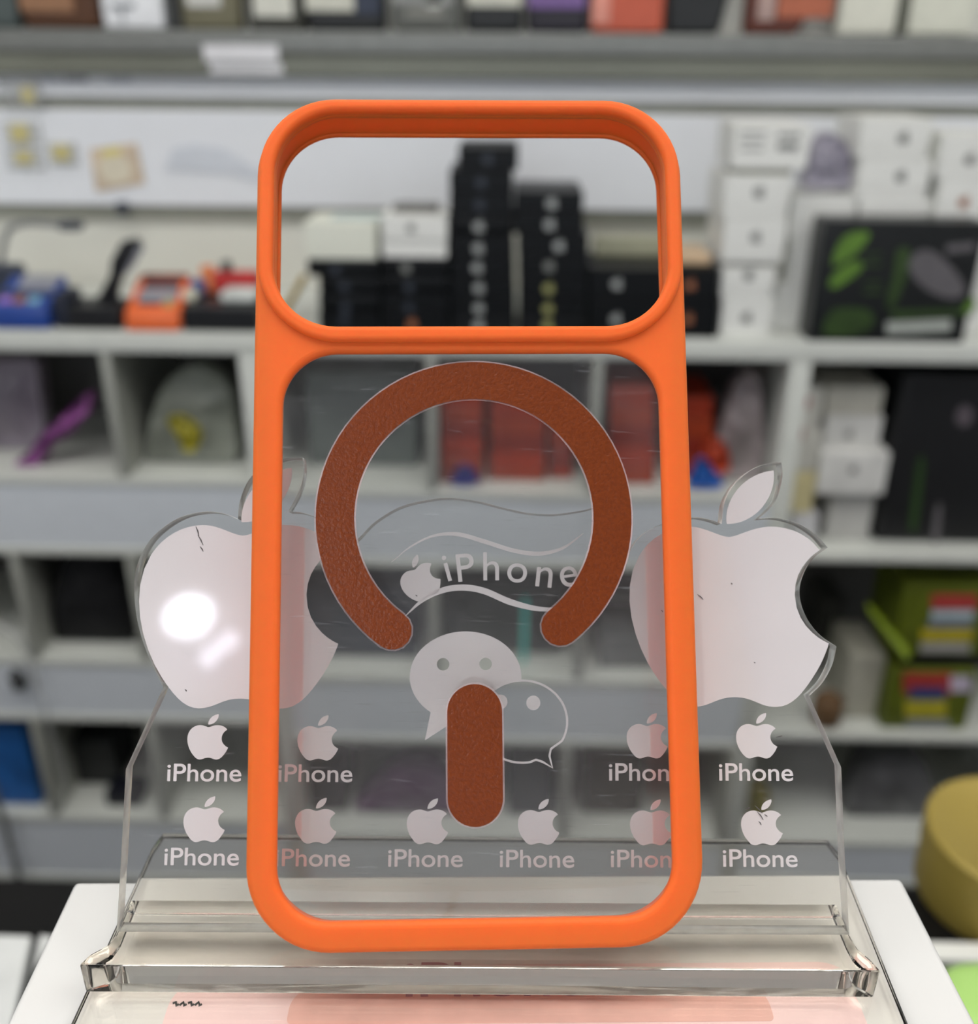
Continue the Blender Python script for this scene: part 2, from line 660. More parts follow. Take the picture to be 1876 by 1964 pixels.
def ring_loop(c, ro, ri, a0, a1, n=64, cap=8):
    """open ring from angle a0 to a1 (degrees, counter-clockwise) with rounded ends"""
    a0, a1 = math.radians(a0), math.radians(a1)
    rm, rc = (ro + ri) / 2, (ro - ri) / 2
    out = [(c[0] + ro * math.cos(a0 + (a1 - a0) * k / n), c[1] + ro * math.sin(a0 + (a1 - a0) * k / n)) for k in range(n + 1)]
    e = (c[0] + rm * math.cos(a1), c[1] + rm * math.sin(a1))
    out += [(e[0] + rc * math.cos(a1 + PI * k / cap), e[1] + rc * math.sin(a1 + PI * k / cap)) for k in range(1, cap)]
    out += [(c[0] + ri * math.cos(a1 - (a1 - a0) * k / n), c[1] + ri * math.sin(a1 - (a1 - a0) * k / n)) for k in range(n + 1)]
    e = (c[0] + rm * math.cos(a0), c[1] + rm * math.sin(a0))
    out += [(e[0] + rc * math.cos(a0 + PI + PI * k / cap), e[1] + rc * math.sin(a0 + PI + PI * k / cap)) for k in range(1, cap)]
    return out


RC = (.4, 72.2)
for nm, ex, w, mt in (('magnet_ring', 0, -.62, M_ring), ('ring_highlight', .28, -.71, M_film)):
    me = flat_mesh([L2(ring_loop(RC, 27.35 + ex, 20.75 - ex, -52.5, 234.0))], .12 * mm, .0, 1)
    me.transform(MC @ Matrix.Translation((0, 0, w * mm)))
    o = finish(nm, me, mt, case)
    if nm == 'magnet_ring':
        o['label'] = 'open copper brown ring'
for nm, ex, w, mt in (('magnet_strip', 0, -.62, M_ring), ('strip_highlight', .28, -.71, M_film)):
    me = flat_mesh([L2(rrect(-4.45 - ex, 19.9 - ex, 4.85 + ex, 43.5 + ex, 4.64 + ex, 12))], .12 * mm, .0, 1)
    me.transform(MC @ Matrix.Translation((0, 0, w * mm)))
    o = finish(nm, me, mt, case)
    if nm == 'magnet_strip':
        o['label'] = 'copper brown pill shaped strip'

# ================================================================== DISPLAY STAND
SY = math.radians(1.2)
ZS = H - .1402                            # top of the rest block
ZBLK = H - .1470                          # underside of the block = top of the base plate
ZBASE = H - .1500                         # underside of the base plate = top of the white box
SX = Vector((math.cos(SY), math.sin(SY), 0))
SF = Vector((-math.sin(SY), math.cos(SY), 0))
SO = Vector((-.0026, .1272, ZS))
LEAN = math.radians(31.3)
SVv = SF * math.sin(LEAN) + Vector((0, 0, 1)) * math.cos(LEAN)
SN = -SF * math.cos(LEAN) + Vector((0, 0, 1)) * math.sin(LEAN)
MP = frame_matrix(SO, SX, SVv, SN)        # upright plate frame
stand = thing('display_stand', 'clear acrylic phone display stand with pale fruit logos on a white box', 'display stand', (SO.x, SO.y, ZBASE), SY)


def onplate(px, py):
    p = hit(px, py, SO, SN) - SO
    return (p.dot(SX), p.dot(SVv))


# outline of the upright, traced in runs between corners
runs = [
    [(223, 1792), (232, 1640), (241, 1475)],
    [(241, 1475), (313, 1318)],
    [(313, 1318), (285, 1262), (264, 1195), (257, 1130), (264, 1080), (284, 1040), (312, 1012), (350, 990), (395, 981), (430, 985), (456, 995)],
    [(456, 995), (460, 960), (477, 920), (507, 893), (545, 879), (581, 877)],
    [(581, 877), (582, 910), (572, 945), (553, 981)],
    [(553, 981), (580, 983), (608, 993), (642, 1012), (672, 1046)],
    [(672, 1046), (690, 1030), (720, 1000), (770, 971), (830, 957), (870, 955), (920, 962), (960, 972), (1010, 983), (1060, 986), (1110, 980), (1138, 973), (1168, 960)],
    [(1168, 960), (1184, 1020), (1198, 1094)],
    [(1198, 1094), (1212, 1050), (1242, 1018), (1285, 1000), (1330, 992), (1360, 996), (1384, 1004)],
    [(1384, 1004), (1390, 962), (1410, 927), (1444, 899), (1474, 889), (1499, 886)],
    [(1499, 886), (1501, 915), (1491, 955), (1472, 980), (1456, 994)],
    [(1456, 994), (1490, 993), (1530, 1003), (1565, 1025), (1588, 1050)],
    [(1588, 1050), (1560, 1071), (1540, 1105), (1534, 1140), (1545, 1180), (1570, 1215), (1605, 1240)],
    [(1605, 1240), (1597, 1275), (1578, 1310), (1553, 1335)],
    [(1553, 1335), (1614, 1472)],
    [(1614, 1472), (1621, 1640), (1630, 1797)],
]
outl = []
for r in runs:
    outl += [(p.x, p.y) for p in catmull([Vector((*q, 0)) for q in r], 5)][:-1]
outl.append((1630, 1797))
outl2 = [onplate(*p) for p in outl]
PT = 3.5 * mm
me = flat_mesh([outl2], PT, .12 * mm, 1)
me.transform(MP @ Matrix.Translation((0, 0, -PT / 2)))
# rim faces of the sheet carry the polished edge
for p in me.polygons:
    p.material_index = 0 if abs(p.normal.dot(SN)) > .9 else 1
bm = bmesh.new()
bm.from_mesh(me)
bmesh.ops.dissolve_degenerate(bm, edges=bm.edges, dist=1e-7)
bm.to_mesh(me)
bm.free()
idx = [p.material_index for p in me.polygons]
up_o = finish('upright_sheet', me, [M_sheet, M_edge], stand)
for p, i in zip(me.polygons, idx):
    p.material_index = i
up_o['label'] = 'clear upright sheet cut with two fruit outlines'

# rest block across the front: flared ends
blk = [atz(223, 1790, ZS), atz(206, 1812, ZS), atz(172, 1830, ZS), atz(151, 1850, ZS), atz(1690, 1861, ZS), atz(1668, 1838, ZS), atz(1645, 1818, ZS), atz(1632, 1796, ZS)]


def slab(name, tops, z0, z1, m, parent, bev=0.0, seg=2):
    bm = bmesh.new()
    a = [bm.verts.new((p.x, p.y, z0)) for p in tops]
    b = [bm.verts.new((p.x, p.y, z1)) for p in tops]
    n = len(tops)
    bm.faces.new(a[::-1])
    bm.faces.new(b)
    for i in range(n):
        j = (i + 1) % n
        bm.faces.new((a[i], a[j], b[j], b[i]))
    bmesh.ops.recalc_face_normals(bm, faces=bm.faces)
    if bev:
        bmesh.ops.bevel(bm, geom=list(bm.edges), offset=bev, segments=seg, profile=.5, affect='EDGES')
    return finish(name, bm_mesh(name, bm), m, parent, 35)


back_l, back_r = SO - SX * .0640 + SF * .006, SO + SX * .0642 + SF * .006
blk_pts = [Vector((back_l.x, back_l.y, 0))] + blk[:] + [Vector((back_r.x, back_r.y, 0))]
blk_o = slab('rest_bar', blk_pts, ZBLK + .00003, ZS, M_glass, stand, .0004)
blk_o['label'] = 'thick clear ledge bar'
base_pts = [atz(128, 1966, ZBLK), atz(1738, 1966, ZBLK), atz(1612, 1640, ZBLK), atz(1588, 1609, ZBLK), atz(312, 1597, ZBLK), atz(290, 1628, ZBLK)]
front_ext = [base_pts[0] - SF * .02 - SX * .0, base_pts[1] - SF * .02]
base_o = slab('base_plate', [front_ext[0], front_ext[1]] + base_pts[2:], ZBASE + .0003, ZBLK, M_glass, stand, .0003)
base_o['label'] = 'clear base plate'

# printed emblems and lettering on the face of the upright


def plate_px(px, py, lift=.00004):
    u, v = onplate(px, py)
    return SO + SX * u + SVv * v + SN * lift


def px_scale(px, py):
    a, b = onplate(px - 20, py), onplate(px + 20, py)
    c, d = onplate(px, py - 20), onplate(px, py + 20)
    return (b[0] - a[0]) / 40, (c[1] - d[1]) / 40


def emblem(px, py, w, h, ang=0.0, name='fruit_emblem', proto=None):
    sx, sy = px_scale(px, py)
    me = apple_mesh(w * sx, h * sy)
    M = frame_matrix(plate_px(px, py), SX, SVv, SN) @ Matrix.Rotation(math.radians(ang), 4, 'Z')
    return place_flat(name, me, M, M_foil, stand)


def lettering(body, px, py, hpx, offset=.9, ang=0.0, spacing=1.0, wpx=None):
    sx, sy = px_scale(px, py)
    me = text_mesh(body, hpx * sy, offset, spacing)
    if wpx:
        xs = [v.co.x for v in me.vertices]
        k = wpx * sx / (max(xs) - min(xs))
        for v in me.vertices:
            v.co.x *= k
    M = frame_matrix(plate_px(px, py), SX, SVv, SN) @ Matrix.Rotation(math.radians(ang), 4, 'Z')
    return place_flat('lettering', me, M, M_foil, stand)


# two large emblems (body width, total height, centre of the 24-field)
emblem(1387, 1126, 357, 454)
emblem(450, 1125, 361, 462)
for x, y in ((397, 1413), (608, 1415), (1239, 1411), (1449, 1411)):
    emblem(x, y, 74, 87)
for x, y in ((390, 1571), (604, 1574), (818, 1575), (1031, 1576), (1246, 1577), (1459, 1577)):
    emblem(x, y, 75, 88)
for x, y in ((392, 1482), (605, 1483), (1239, 1481), (1450, 1481)):
    lettering('iPhone', x, y, 34, .9, 0, 1.0, 142)
for x, y in ((387, 1643), (600, 1645), (816, 1646), (1030, 1647), (1243, 1647), (1458, 1646)):
    lettering('iPhone', x, y, 34, .8, 0, 1.0, 143)
# the middle line rides on a wave, letter by letter
emblem(801, 1110, 70, 84, 27)
for ch, x, y, h, a in (('i', 857, 1090, 50, 16), ('P', 893, 1088, 53, 7), ('h', 942, 1086, 54, 1), ('o', 992, 1099, 37, -2), ('n', 1044, 1107, 38, -6), ('e', 1091, 1106, 39, 8)):
    lettering(ch, x, y, h, .2, a)


def ribbon(pts, widths, name):
    c = catmull([Vector((*p, 0)) for p in pts], 8)
    n = len(c)
    a, b = [], []
    for i, p in enumerate(c):
        d = (c[min(i + 1, n - 1)] - c[max(i - 1, 0)]).normalized()
        t = i / (n - 1) * (len(widths) - 1)
        k = min(int(t), len(widths) - 2)
        w = widths[k] + (widths[k + 1] - widths[k]) * (t - k)
        nn = Vector((-d.y, d.x, 0)) * w / 2
        a.append(p + nn)
        b.append(p - nn)
    lp = [onplate(p.x, p.y) for p in a + b[::-1]]
    me = flat_mesh([lp], .00006)
    return place_flat(name, me, MP @ Matrix.Translation((0, 0, .00004)), M_foil, stand)


ribbon([(750, 1079), (790, 1047), (835, 1027), (880, 1025), (930, 1039), (985, 1056), (1035, 1062), (1080, 1051), (1119, 1023)], [1, 3, 5, 8, 8, 8, 8, 5, 1], 'wave_line')
ribbon([(776, 1183), (810, 1152), (850, 1132), (890, 1127), (930, 1134), (980, 1155), (1035, 1168), (1080, 1165), (1125, 1140)], [1, 7, 11, 12, 12, 12, 9, 5, 1], 'wave_line')


# two chat bubbles
def ell(cx, cy, a, b, t):
    return (cx + a * math.cos(t), cy + b * math.sin(t))


E1 = (893, 1298, 107, 87)
E2 = (1002, 1384, 88, 81)


def in2(p):
    return ((p[0] - E2[0]) / E2[2]) ** 2 + ((p[1] - E2[1]) / E2[3]) ** 2 < 1


big = []
pts = [ell(*E1, 2 * PI * k / 120) for k in range(120)]
# start where the ellipse leaves the small bubble on its right, go over the top to the tail
start = next(i for i in range(120) if in2(pts[i]) and not in2(pts[i - 1]))
order = [pts[(start - 1 - k) % 120] for k in range(120)]
tail = [(840, 1376), (815, 1420), (829, 1366)]
done = False
for p in order:
    if in2(p):
        continue
    ang = math.degrees(math.atan2(p[1] - E1[1], p[0] - E1[0]))
    if 112 < ang < 130:
        if not done and ang < 131:
            big += [(826, 1366), (815, 1420), (858, 1392)]
            done = True
        continue
    big.append(p)
# follow the small bubble back up
e2p = [ell(*E2, math.radians(a)) for a in range(175, 285, 4)]
e2p = [p for p in e2p if ((p[0] - E1[0]) / E1[2]) ** 2 + ((p[1] - E1[1]) / E1[3]) ** 2 < 1]
big += e2p
eyes = [[ell(cx, cy, 12, 12, 2 * PI * k / 24) for k in range(24)] for cx, cy in ((850, 1274), (931.5, 1273.5))]
me = flat_mesh([[onplate(*p) for p in lp] for lp in [big] + eyes], .00006)
place_flat('chat_bubble', me, MP @ Matrix.Translation((0, 0, .00004)), M_foil, stand)
# the outlined bubble with its tail
o2 = [ell(*E2, math.radians(a)) for a in range(-98, 33, 6)] + [(1058, 1438), (1056, 1450), (1061, 1474), (1040, 1463), (1028, 1459)] + [ell(*E2, math.radians(a)) for a in range(80, 262, 6)]
i2 = []
ctr = Vector((1002, 1384))
for k, p in enumerate(o2):
    a, b = Vector(o2[k - 1]), Vector(o2[(k + 1) % len(o2)])
    d = (b - a).normalized()
    n_ = Vector((-d.y, d.x))
    if (ctr - Vector(p)).dot(n_) < 0:
        n_ = -n_
    i2.append(tuple(Vector(p) + n_ * 4.2))
eyes2 = [[ell(cx, cy, 13.5, 14, 2 * PI * k / 24) for k in range(24)] for cx, cy in ((960, 1346), (1023, 1348))]
me = flat_mesh([[onplate(*p) for p in lp] for lp in [o2, i2] + eyes2], .00006)
place_flat('chat_bubble', me, MP @ Matrix.Translation((0, 0, .00004)), M_foil, stand)

# worn flecks in the printing
bm = bmesh.new()
flecks = [(1448, 1545, 1462, 1560), (1452, 1556, 1464, 1572), (1430, 1552, 1438, 1548), (1466, 1562, 1472, 1566), (1455, 1575, 1460, 1582), (376, 1010, 382, 1028), (380, 1026, 390, 1046), (384, 1048, 390, 1058),
          (1338, 1140, 1349, 1150), (1268, 1170, 1271, 1174), (1402, 1118, 1404, 1121), (1446, 1270, 1448, 1272), (1488, 1414, 1500, 1411), (355, 1322, 358, 1326), (797, 1141, 800, 1144)]
for x0, y0, x1, y1 in flecks:
    tube(bm, [plate_px(x0, y0, .0001), plate_px((x0 + x1) / 2 + 1, (y0 + y1) / 2, .0001), plate_px(x1, y1, .0001)], [.00006, .00015, .00006], 6, 0, .4)
finish('worn_fleck', bm_mesh('wf', bm), mat('dark_fleck', (70, 66, 66), rough=.6), stand)

# ================================================================== WHITE BOX UNDER THE STAND
bx = [atz(143, 1689, ZBASE), atz(1729, 1682, ZBASE), atz(1885, 1972, ZBASE), atz(8, 1982, ZBASE)]
ex_ = (bx[1] - bx[0]).normalized()
ey_ = Vector((ex_.y, -ex_.x, 0))          # towards the viewer
wid = (bx[1] - bx[0]).length
BO = bx[0]
lid_box = thing('gift_box', 'flat white product box that the clear stand rests on', 'box', tuple(Vector((BO.x, BO.y, ZBASE - .028)) + ex_ * wid / 2 + ey_ * .045))
MB = frame_matrix(Vector((BO.x, BO.y, ZBASE)) + ex_ * wid / 2 + ey_ * .046, ex_, -ey_, Vector((0, 0, 1)))
bm = bmesh.new()
add_box(bm, (-wid / 2, -.046, -.022), (wid / 2, .046, 0), .0012, 3)
me = bm_mesh('lid', bm)
me.transform(MB)
finish('lid', me, M_boxw, lid_box, 40)
bm = bmesh.new()
add_box(bm, (-wid / 2 + .0006, -.0454, -.028), (wid / 2 - .0006, .0454, -.0224), .001, 2)
me = bm_mesh('tray', bm)
me.transform(MB)
finish('tray', me, M_boxw, lid_box, 40)


def onbox(px, py):
    p = atz(px, py, ZBASE) - MB.translation
    return (p.dot(ex_), p.dot(-ey_))


# the printed picture on the lid: a pink handset, seen through the base plate
M_pink = mat('pink_print', (230, 204, 204), rough=.5, var=.05, scale=120)
M_rose = mat('rose_print', (222, 178, 168), rough=.5, var=.08, scale=160)
M_mauve = mat('mauve_print', (172, 122, 136), rough=.5)
v_pink, v_r0, v_r1 = onbox(900, 1882)[1], onbox(900, 1972)[1], onbox(900, 1900)[1]
xa_, xb_ = onbox(330, 1920)[0], onbox(1640, 1920)[0]
me = flat_mesh([rrect(xa_, -.044, xb_, v_pink, (.001, .001, .006, .006))], .00004)
place_flat('lid_print', me, MB @ Matrix.Translation((0, 0, .00004)), M_pink, lid_box, None, 'pale pink picture printed on the lid')
xa_, xb_ = onbox(560, 1920)[0], onbox(1470, 1920)[0]
me = flat_mesh([rrect(xa_, v_r0, xb_, v_r1, (.001, .001, .0045, .0045))], .00004)
place_flat('lid_print', me, MB @ Matrix.Translation((0, 0, .00009)), M_rose, lid_box, None, 'rose pink handset printed on the lid')
me = text_mesh('iPhone', .0046, .8)
xs = [v.co.x for v in me.vertices]
k = .031 / (max(xs) - min(xs))
for v in me.vertices:
    v.co.x *= k
tp = onbox(948, 1899)
place_flat('lettering', me, MB @ Matrix.Translation((tp[0], tp[1], .00015)), M_mauve, lid_box)
# inked scribble near the front
bm = bmesh.new()
sp = onbox(357, 1946)
for q in range(4):
    c = (sp[0] + (q - 1.5) * .0013, sp[1] + .001)
    tube(bm, [(c[0] - .0005, c[1] + .0002 * (-1) ** q, .00012), (c[0], c[1] + .0004, .00012), (c[0] + .0003, c[1] - .0003, .00012), (c[0] + .0006, c[1], .00012)], .00022, 6)
me = bm_mesh('ink_mark', bm)
me.transform(MB)
finish('ink_mark', me, M_dark, lid_box)

# plinth under the box
PZ = ZBASE - .028
CTZ = H - .50                             # the black counter behind it
box('display_plinth', (-.068, .03, CTZ), (.066, .135, PZ - .0002), M_blackm, None, .002)
setp(bpy.data.objects['display_plinth'], 'black plinth under the flat white box', 'plinth')

# ================================================================== BLACK COUNTER AND WHAT LIES ON IT
M_counter = mat('black_counter', (9, 9, 10), rough=.5, var=.1, spec=.2)
cb = atz(400, 1692, CTZ).y
box('counter', (-1.2, -.05, 0), (1.2, cb, CTZ), M_counter, None, .003)
setp(bpy.data.objects['counter'], 'black topped counter in front of the cubby shelves', 'counter')
# gold tin
M_gold = mat('gold_tin', (160, 140, 66), rough=.45, metal=.25, var=.02)
tz = CTZ + .052
tc_ = atz(1958, 1598, tz)
tin = thing('round_tin', 'round gold tin standing on the black counter behind the white strip', 'tin', (tc_.x, tc_.y, CTZ))
bm = bmesh.new()
R_ = .056
lathe(bm, (tc_.x, tc_.y, CTZ), [(0, 0), (R_ - .002, 0), (R_ - .001, .002), (R_ - .001, .030), (0, .030)], 64)
finish('tin_body', bm_mesh('b', bm), M_gold, tin, 40)
bm = bmesh.new()
lathe(bm, (tc_.x, tc_.y, CTZ), [(R_ - .0008, .0305), (R_, .0305), (R_, .050), (R_ - .002, .052), (R_ - .006, .0518), (R_ - .007, .051), (0, .051)], 64)
finish('tin_lid', bm_mesh('b', bm), M_gold, tin, 40)
# white strip in front of it
a, b = atz(1690, 1790, CTZ + .008), atz(2050, 1800, CTZ + .008)
c = atz(1740, 1822, CTZ)
ws = box('card_strip', (a.x, c.y, CTZ), (b.x, tc_.y - R_ - .004, CTZ + .008), M_white, None, .001)
setp(ws, 'long white strip lying in front of the round gold tin', 'strip')
# green pot
gc = atz(1908, 1918, CTZ + .05)
M_green = mat('light_green_plastic', (170, 212, 118), rough=.4, var=.02)
gp = thing('round_pot', 'light green round lidded pot on the counter below the gold tin', 'pot', (gc.x, gc.y, CTZ))
bm = bmesh.new()
lathe(bm, (gc.x, gc.y, CTZ), [(0, 0), (.021, 0), (.024, .002), (.026, .034), (0, .034)], 48)
finish('pot_body', bm_mesh('b', bm), M_green, gp, 40)
bm = bmesh.new()
lathe(bm, (gc.x, gc.y, CTZ), [(.0262, .0345), (.028, .0345), (.028, .044), (.024, .049), (.014, .0505), (0, .051)], 48)
finish('pot_lid', bm_mesh('b', bm), M_green, gp, 50)
# pale cards at the lower left


def card(name, pxs, z, t, m, label, cat):
    o = slab(name, [atz(x, y, z) for x, y in pxs], CTZ + .0002 if t is None else z - t, z, m, None, .001)
    return setp(o, label, cat)


M_paper = mat('grey_white_paper', (206, 208, 206), rough=.6)
card('paper_pad', [(-90, 2010), (18, 1985), (60, 1794), (-90, 1790)], CTZ + .006, None, M_paper, 'pale grey pad lying on the black counter at its end', 'pad')
card('price_card', [(52, 1905), (66, 1858), (102, 1795), (76, 1792)], CTZ + .003, None, M_paper, 'narrow pale card beside the grey pad on the counter', 'card')

# ================================================================== SHELVING (far, out of focus)
YF = 1.38


def zof(px, py, Y=YF):
    return at(px, py, Y).z


ZSH = zof(300, 639)                       # worktop surface
DEPTH = .31
YB = YF + DEPTH + .02                     # wall behind
XL, XR = -1.15, 1.05
wt = box('worktop', (XL, YF, zof(300, 677)), (XR, YF + DEPTH, ZSH), M_shelf, None, .002)
setp(wt, 'long white worktop board running over the cubby units', 'worktop')
ZWB = zof(300, 677)


COMP = []


def clampc(zfl, xs, xe):
    xm = (xs + xe) / 2
    for z, a, b, zt in COMP:
        if abs(z - zfl) < .002 and a < xm < b:
            return a + .0012, b - .0012, zt - .0015
    return xs - 1, xe + 1, 99


def unit(label, xl, xr, levels, divs, m_edge=M_shelf):
    """levels: list of (z_top_of_opening, z_floor, z_fascia_bottom); divs: per level list of x"""
    u = thing('cubby_unit', label, 'shelf', ((xl + xr) / 2, YF, levels[-1][2]), 0, 'cubby units under the worktop')
    zt, zb = ZWB - .0006, levels[-1][2]
    t = .014
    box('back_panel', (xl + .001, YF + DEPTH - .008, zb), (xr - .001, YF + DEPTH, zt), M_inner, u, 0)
    for x in (xl, xr - t):
        box('side_panel', (x, YF, zb), (x + t, YF + DEPTH - .0085, zt), m_edge, u, .001)
    top = zt
    for (zo, zf, zbm), dv in zip(levels, divs):
        box('shelf_board', (xl + t + .0003, YF + .001, zf - .013), (xr - t - .0003, YF + DEPTH - .009, zf), m_edge, u, .001)
        ed = [xl + t] + [q for x in sorted(dv) for q in (x - t / 2, x + t / 2)] + [xr - t]
        for a, b in zip(ed[::2], ed[1::2]):
            COMP.append((zf, a, b, zo))
        for x in dv:
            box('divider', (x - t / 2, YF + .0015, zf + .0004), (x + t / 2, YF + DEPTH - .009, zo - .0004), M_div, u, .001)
        if zf - .014 - zbm > .02:
            box('fascia', (xl + t + .0003, YF + .004, zbm + .0135), (xr - t - .0003, YF + .018, zf - .0135), M_fascia, u, .001)
            box('top_board', (xl + t + .0003, YF + .001, zbm), (xr - t - .0003, YF + DEPTH - .009, zbm + .013), m_edge, u, .001)
    return u


def X(px, py):
    return at(px, py, YF).x


zL = [(ZWB, zof(200, 917), zof(200, 1066)), (zof(200, 1066), zof(150, 1266), zof(150, 1384)), (zof(150, 1384), zof(150, 1568), zof(150, 1690))]
xL0, xL1 = X(-560, 800), X(487, 800)
unit('white cubby unit seen to the left of the orange case', xL0, xL1, zL,
     [[X(-225, 790), X(216, 790)], [X(-225, 1160), X(43, 1160), X(262, 1160)], [X(-200, 1470), X(82, 1470), X(298, 1470)]])
zC = [(ZWB, zof(880, 944), zof(880, 1090)), (zof(880, 1090), zof(880, 1302), zof(880, 1428)), (zof(880, 1428), zof(880, 1606), zof(880, 1712))]
xC0, xC1 = xL1 + .001, X(1508, 900)
unit('white cubby unit seen through the clear case panel', xC0, xC1, zC,
     [[X(828, 830), X(1143, 800)], [X(830, 1180), X(1115, 1190)], [X(1085, 1510), X(1400, 1500)]])
zR = [(ZWB, zof(1700, 1066), zof(1700, 1097) - .001), (zof(1700, 1097), zof(1700, 1412), zof(1700, 1442) - .001), (zof(1700, 1442), zof(1680, 1618), zof(1680, 1700))]
zR = [(a, b, b - .0145 if i < 2 else c) for i, (a, b, c) in enumerate(zR)]
xR0, xR1 = xC1 + .001, X(2250, 900)
unit('white cubby unit seen to the right of the orange case', xR0, xR1, zR, [[], [], []])

# ------------------------------------------------------------------ room
ZC = 3.2
XW0, XW1, YW0 = -2.3, 2.3, -1.9
YWB = YF + DEPTH + .002


def struct(name, c0, c1, m):
    return setp(box(name, c0, c1, m, None, 0), kind='structure')


M_floor = mat('dark_floor_tile', (70, 68, 66), rough=.4, var=.1, scale=5)
M_pinkwall = mat('blush_paint', (214, 201, 198), rough=.6, var=.02)
M_beige = mat('beige_beam', (204, 192, 180), rough=.6, var=.03)
M_ceil = mat('white_ceiling', (226, 224, 224), rough=.7, var=.01)
struct('floor', (XW0, YW0, -.05), (XW1, YWB + .1, 0), M_floor)
struct('ceiling', (XW0, YW0, ZC), (XW1, YWB + .1, ZC + .05), M_ceil)
struct('wall_back', (XW0, YWB, 0), (XW1, YWB + .1, ZC), M_lower)
struct('wall_left', (XW0 - .1, YW0, 0), (XW0, YWB + .1, ZC), M_wall)
struct('wall_right', (XW1, YW0, 0), (XW1 + .1, YWB + .1, ZC), M_wall)
struct('wall_front', (XW0, YW0 - .1, 0), (XW1, YW0, ZC), mat('grey_white_paint', (214, 209, 211), rough=.6, var=.01))
# white boards and shade-toned strips on the back wall
YP = YWB - .022


def strip(name, y0, y1, m, yfront, x0=XL - .6, x1=XR + .6, px=700):
    z0, z1 = zof(px, y1, yfront), zof(px, y0, yfront)
    return struct(name, (x0, yfront, z0), (x1, YWB - .0002, z1), m)


strip('trim_1', 215, 398, M_wall, YP)                    # big white board
strip('trim_2', 150, 190, M_wall, YP)                    # upper white board
strip('trim_3', 190.5, 214.5, M_olive, YWB - .008)       # olive strip, recess shade of the gap put into its colour
strip('trim_4', 398.5, 424, M_olive, YWB - .010)         # olive strip, its colour holds the shading under the board

# top shelf at eye level
YT = 1.642
sh = thing('display_shelf', 'grey steel display shelf with a glass rail at eye level', 'shelf', (0, YT, zof(938, 150, YT)))
zt0, zt1, zt2 = zof(938, 62, YT), zof(938, 106, YT), zof(938, 150, YT + .02)
box('shelf_board', (XL - .3, YT, zt1), (XR + .3, YWB - .0005, zt0), M_steel, sh, .004)
box('rail', (XL - .3, YT + .006, zt2), (XR + .3, YT + .020, zt1 - .0005), mat('olive_rail', (118, 120, 108), rough=.35, metal=.2, var=.15, scale=3), sh, .003)
for x in (XL - .28, XR + .2):
    box('bracket', (x, YT + .0205, zt2 - .02), (x + .02, YWB - .0225, zt1 - .0005), M_steel, sh, .002)
# price labels on the rail
M_lab = mat('label_paper', (224, 224, 226), rough=.35)
for i, (x0, y0, x1, y1, lb) in enumerate(((392, 86, 532, 118, 'white price label on the grey shelf rail, the upper of two'), (402, 123, 540, 141, 'narrow white label under the price label on the shelf rail'))):
    p, q = at(x0, y1, YT - .002), at(x1, y0, YT - .002)
    yy = YT - .0012 if i == 0 else YT + .0045
    setp(box('price_label', (p.x, yy, p.z), (q.x, yy + .001, q.z), M_lab, None, 0), lb, 'label', 'price labels on the shelf rail')


# ------------------------------------------------------------------ boxes on shelves
def card_box(name, label, cat, x0, y0, x1, y1, Y, depth, m, emb=None, embm=None, embs=.019, group=None, z0=None, z1=None, rotz=0.0, lid=False, gap=.0004):
    """front face given in the photograph's pixels at distance Y; returns the empty and its z range"""
    ym = (y0 + y1) / 2
    xa, xb = at(x0, ym, Y).x, at(x1, ym, Y).x
    za = zof((x0 + x1) / 2, y1, Y) if z0 is None else z0
    zb = zof((x0 + x1) / 2, y0, Y) if z1 is None else z1
    t = thing(name, label, cat, ((xa + xb) / 2, Y, za), rotz, group)
    if lid:
        zm = za + (zb - za) * .3
        box('tray', (xa + .0008, Y + .0008, za + gap), (xb - .0008, Y + depth - .0008, zm - .0004), m, t, .0012)
        box('lid', (xa, Y, zm), (xb, Y + depth, zb), m, t, .0012)
    else:
        box('carton', (xa, Y, za + gap), (xb, Y + depth, zb), m, t, .0015)
    if emb:
        me = apple_mesh(embs * .8, embs, .0004)
        p = at(emb[0], emb[1], Y - .0005)
        p.x = min(max(p.x, xa + embs * .5), xb - embs * .5)
        p.z = min(max(p.z, za + embs * .52), zb - embs * .52) if zb - za > embs * 1.1 else (za + zb) / 2
        me.transform(frame_matrix(Vector((p.x, Y - .0004, p.z)), Vector((1, 0, 0)), Vector((0, 0, 1)), Vector((0, -1, 0))))
        finish('emblem', me, embm, t)
    return zb


ORD = ['lowest', 'second from the bottom', 'third from the bottom', 'fourth from the bottom', 'fifth from the bottom', 'sixth from the bottom', 'seventh from the bottom', 'eighth from the bottom', 'topmost']


def column(cols, where, Y, depth, m, group, name='phone_box', cat='box', adj='slim black', lid=False):
    """cols: from the bottom up (x0, x1, ytop, emblem or None, material); stands on the worktop"""
    z = ZSH + .0004
    n = len(cols)
    for i, (x0, x1, yt, em, mt) in enumerate(cols):
        o_ = 'topmost' if i == n - 1 else ORD[i]
        z1 = zof((x0 + x1) / 2, yt, Y)
        lb = '%s phone box, %s in %s' % (adj, o_, where)
        card_box(name, lb, cat, x0, yt, x1, yt + 40, Y, depth, m, em, mt, .017, group, z, z1, 0, lid)
        z = z1
    return z


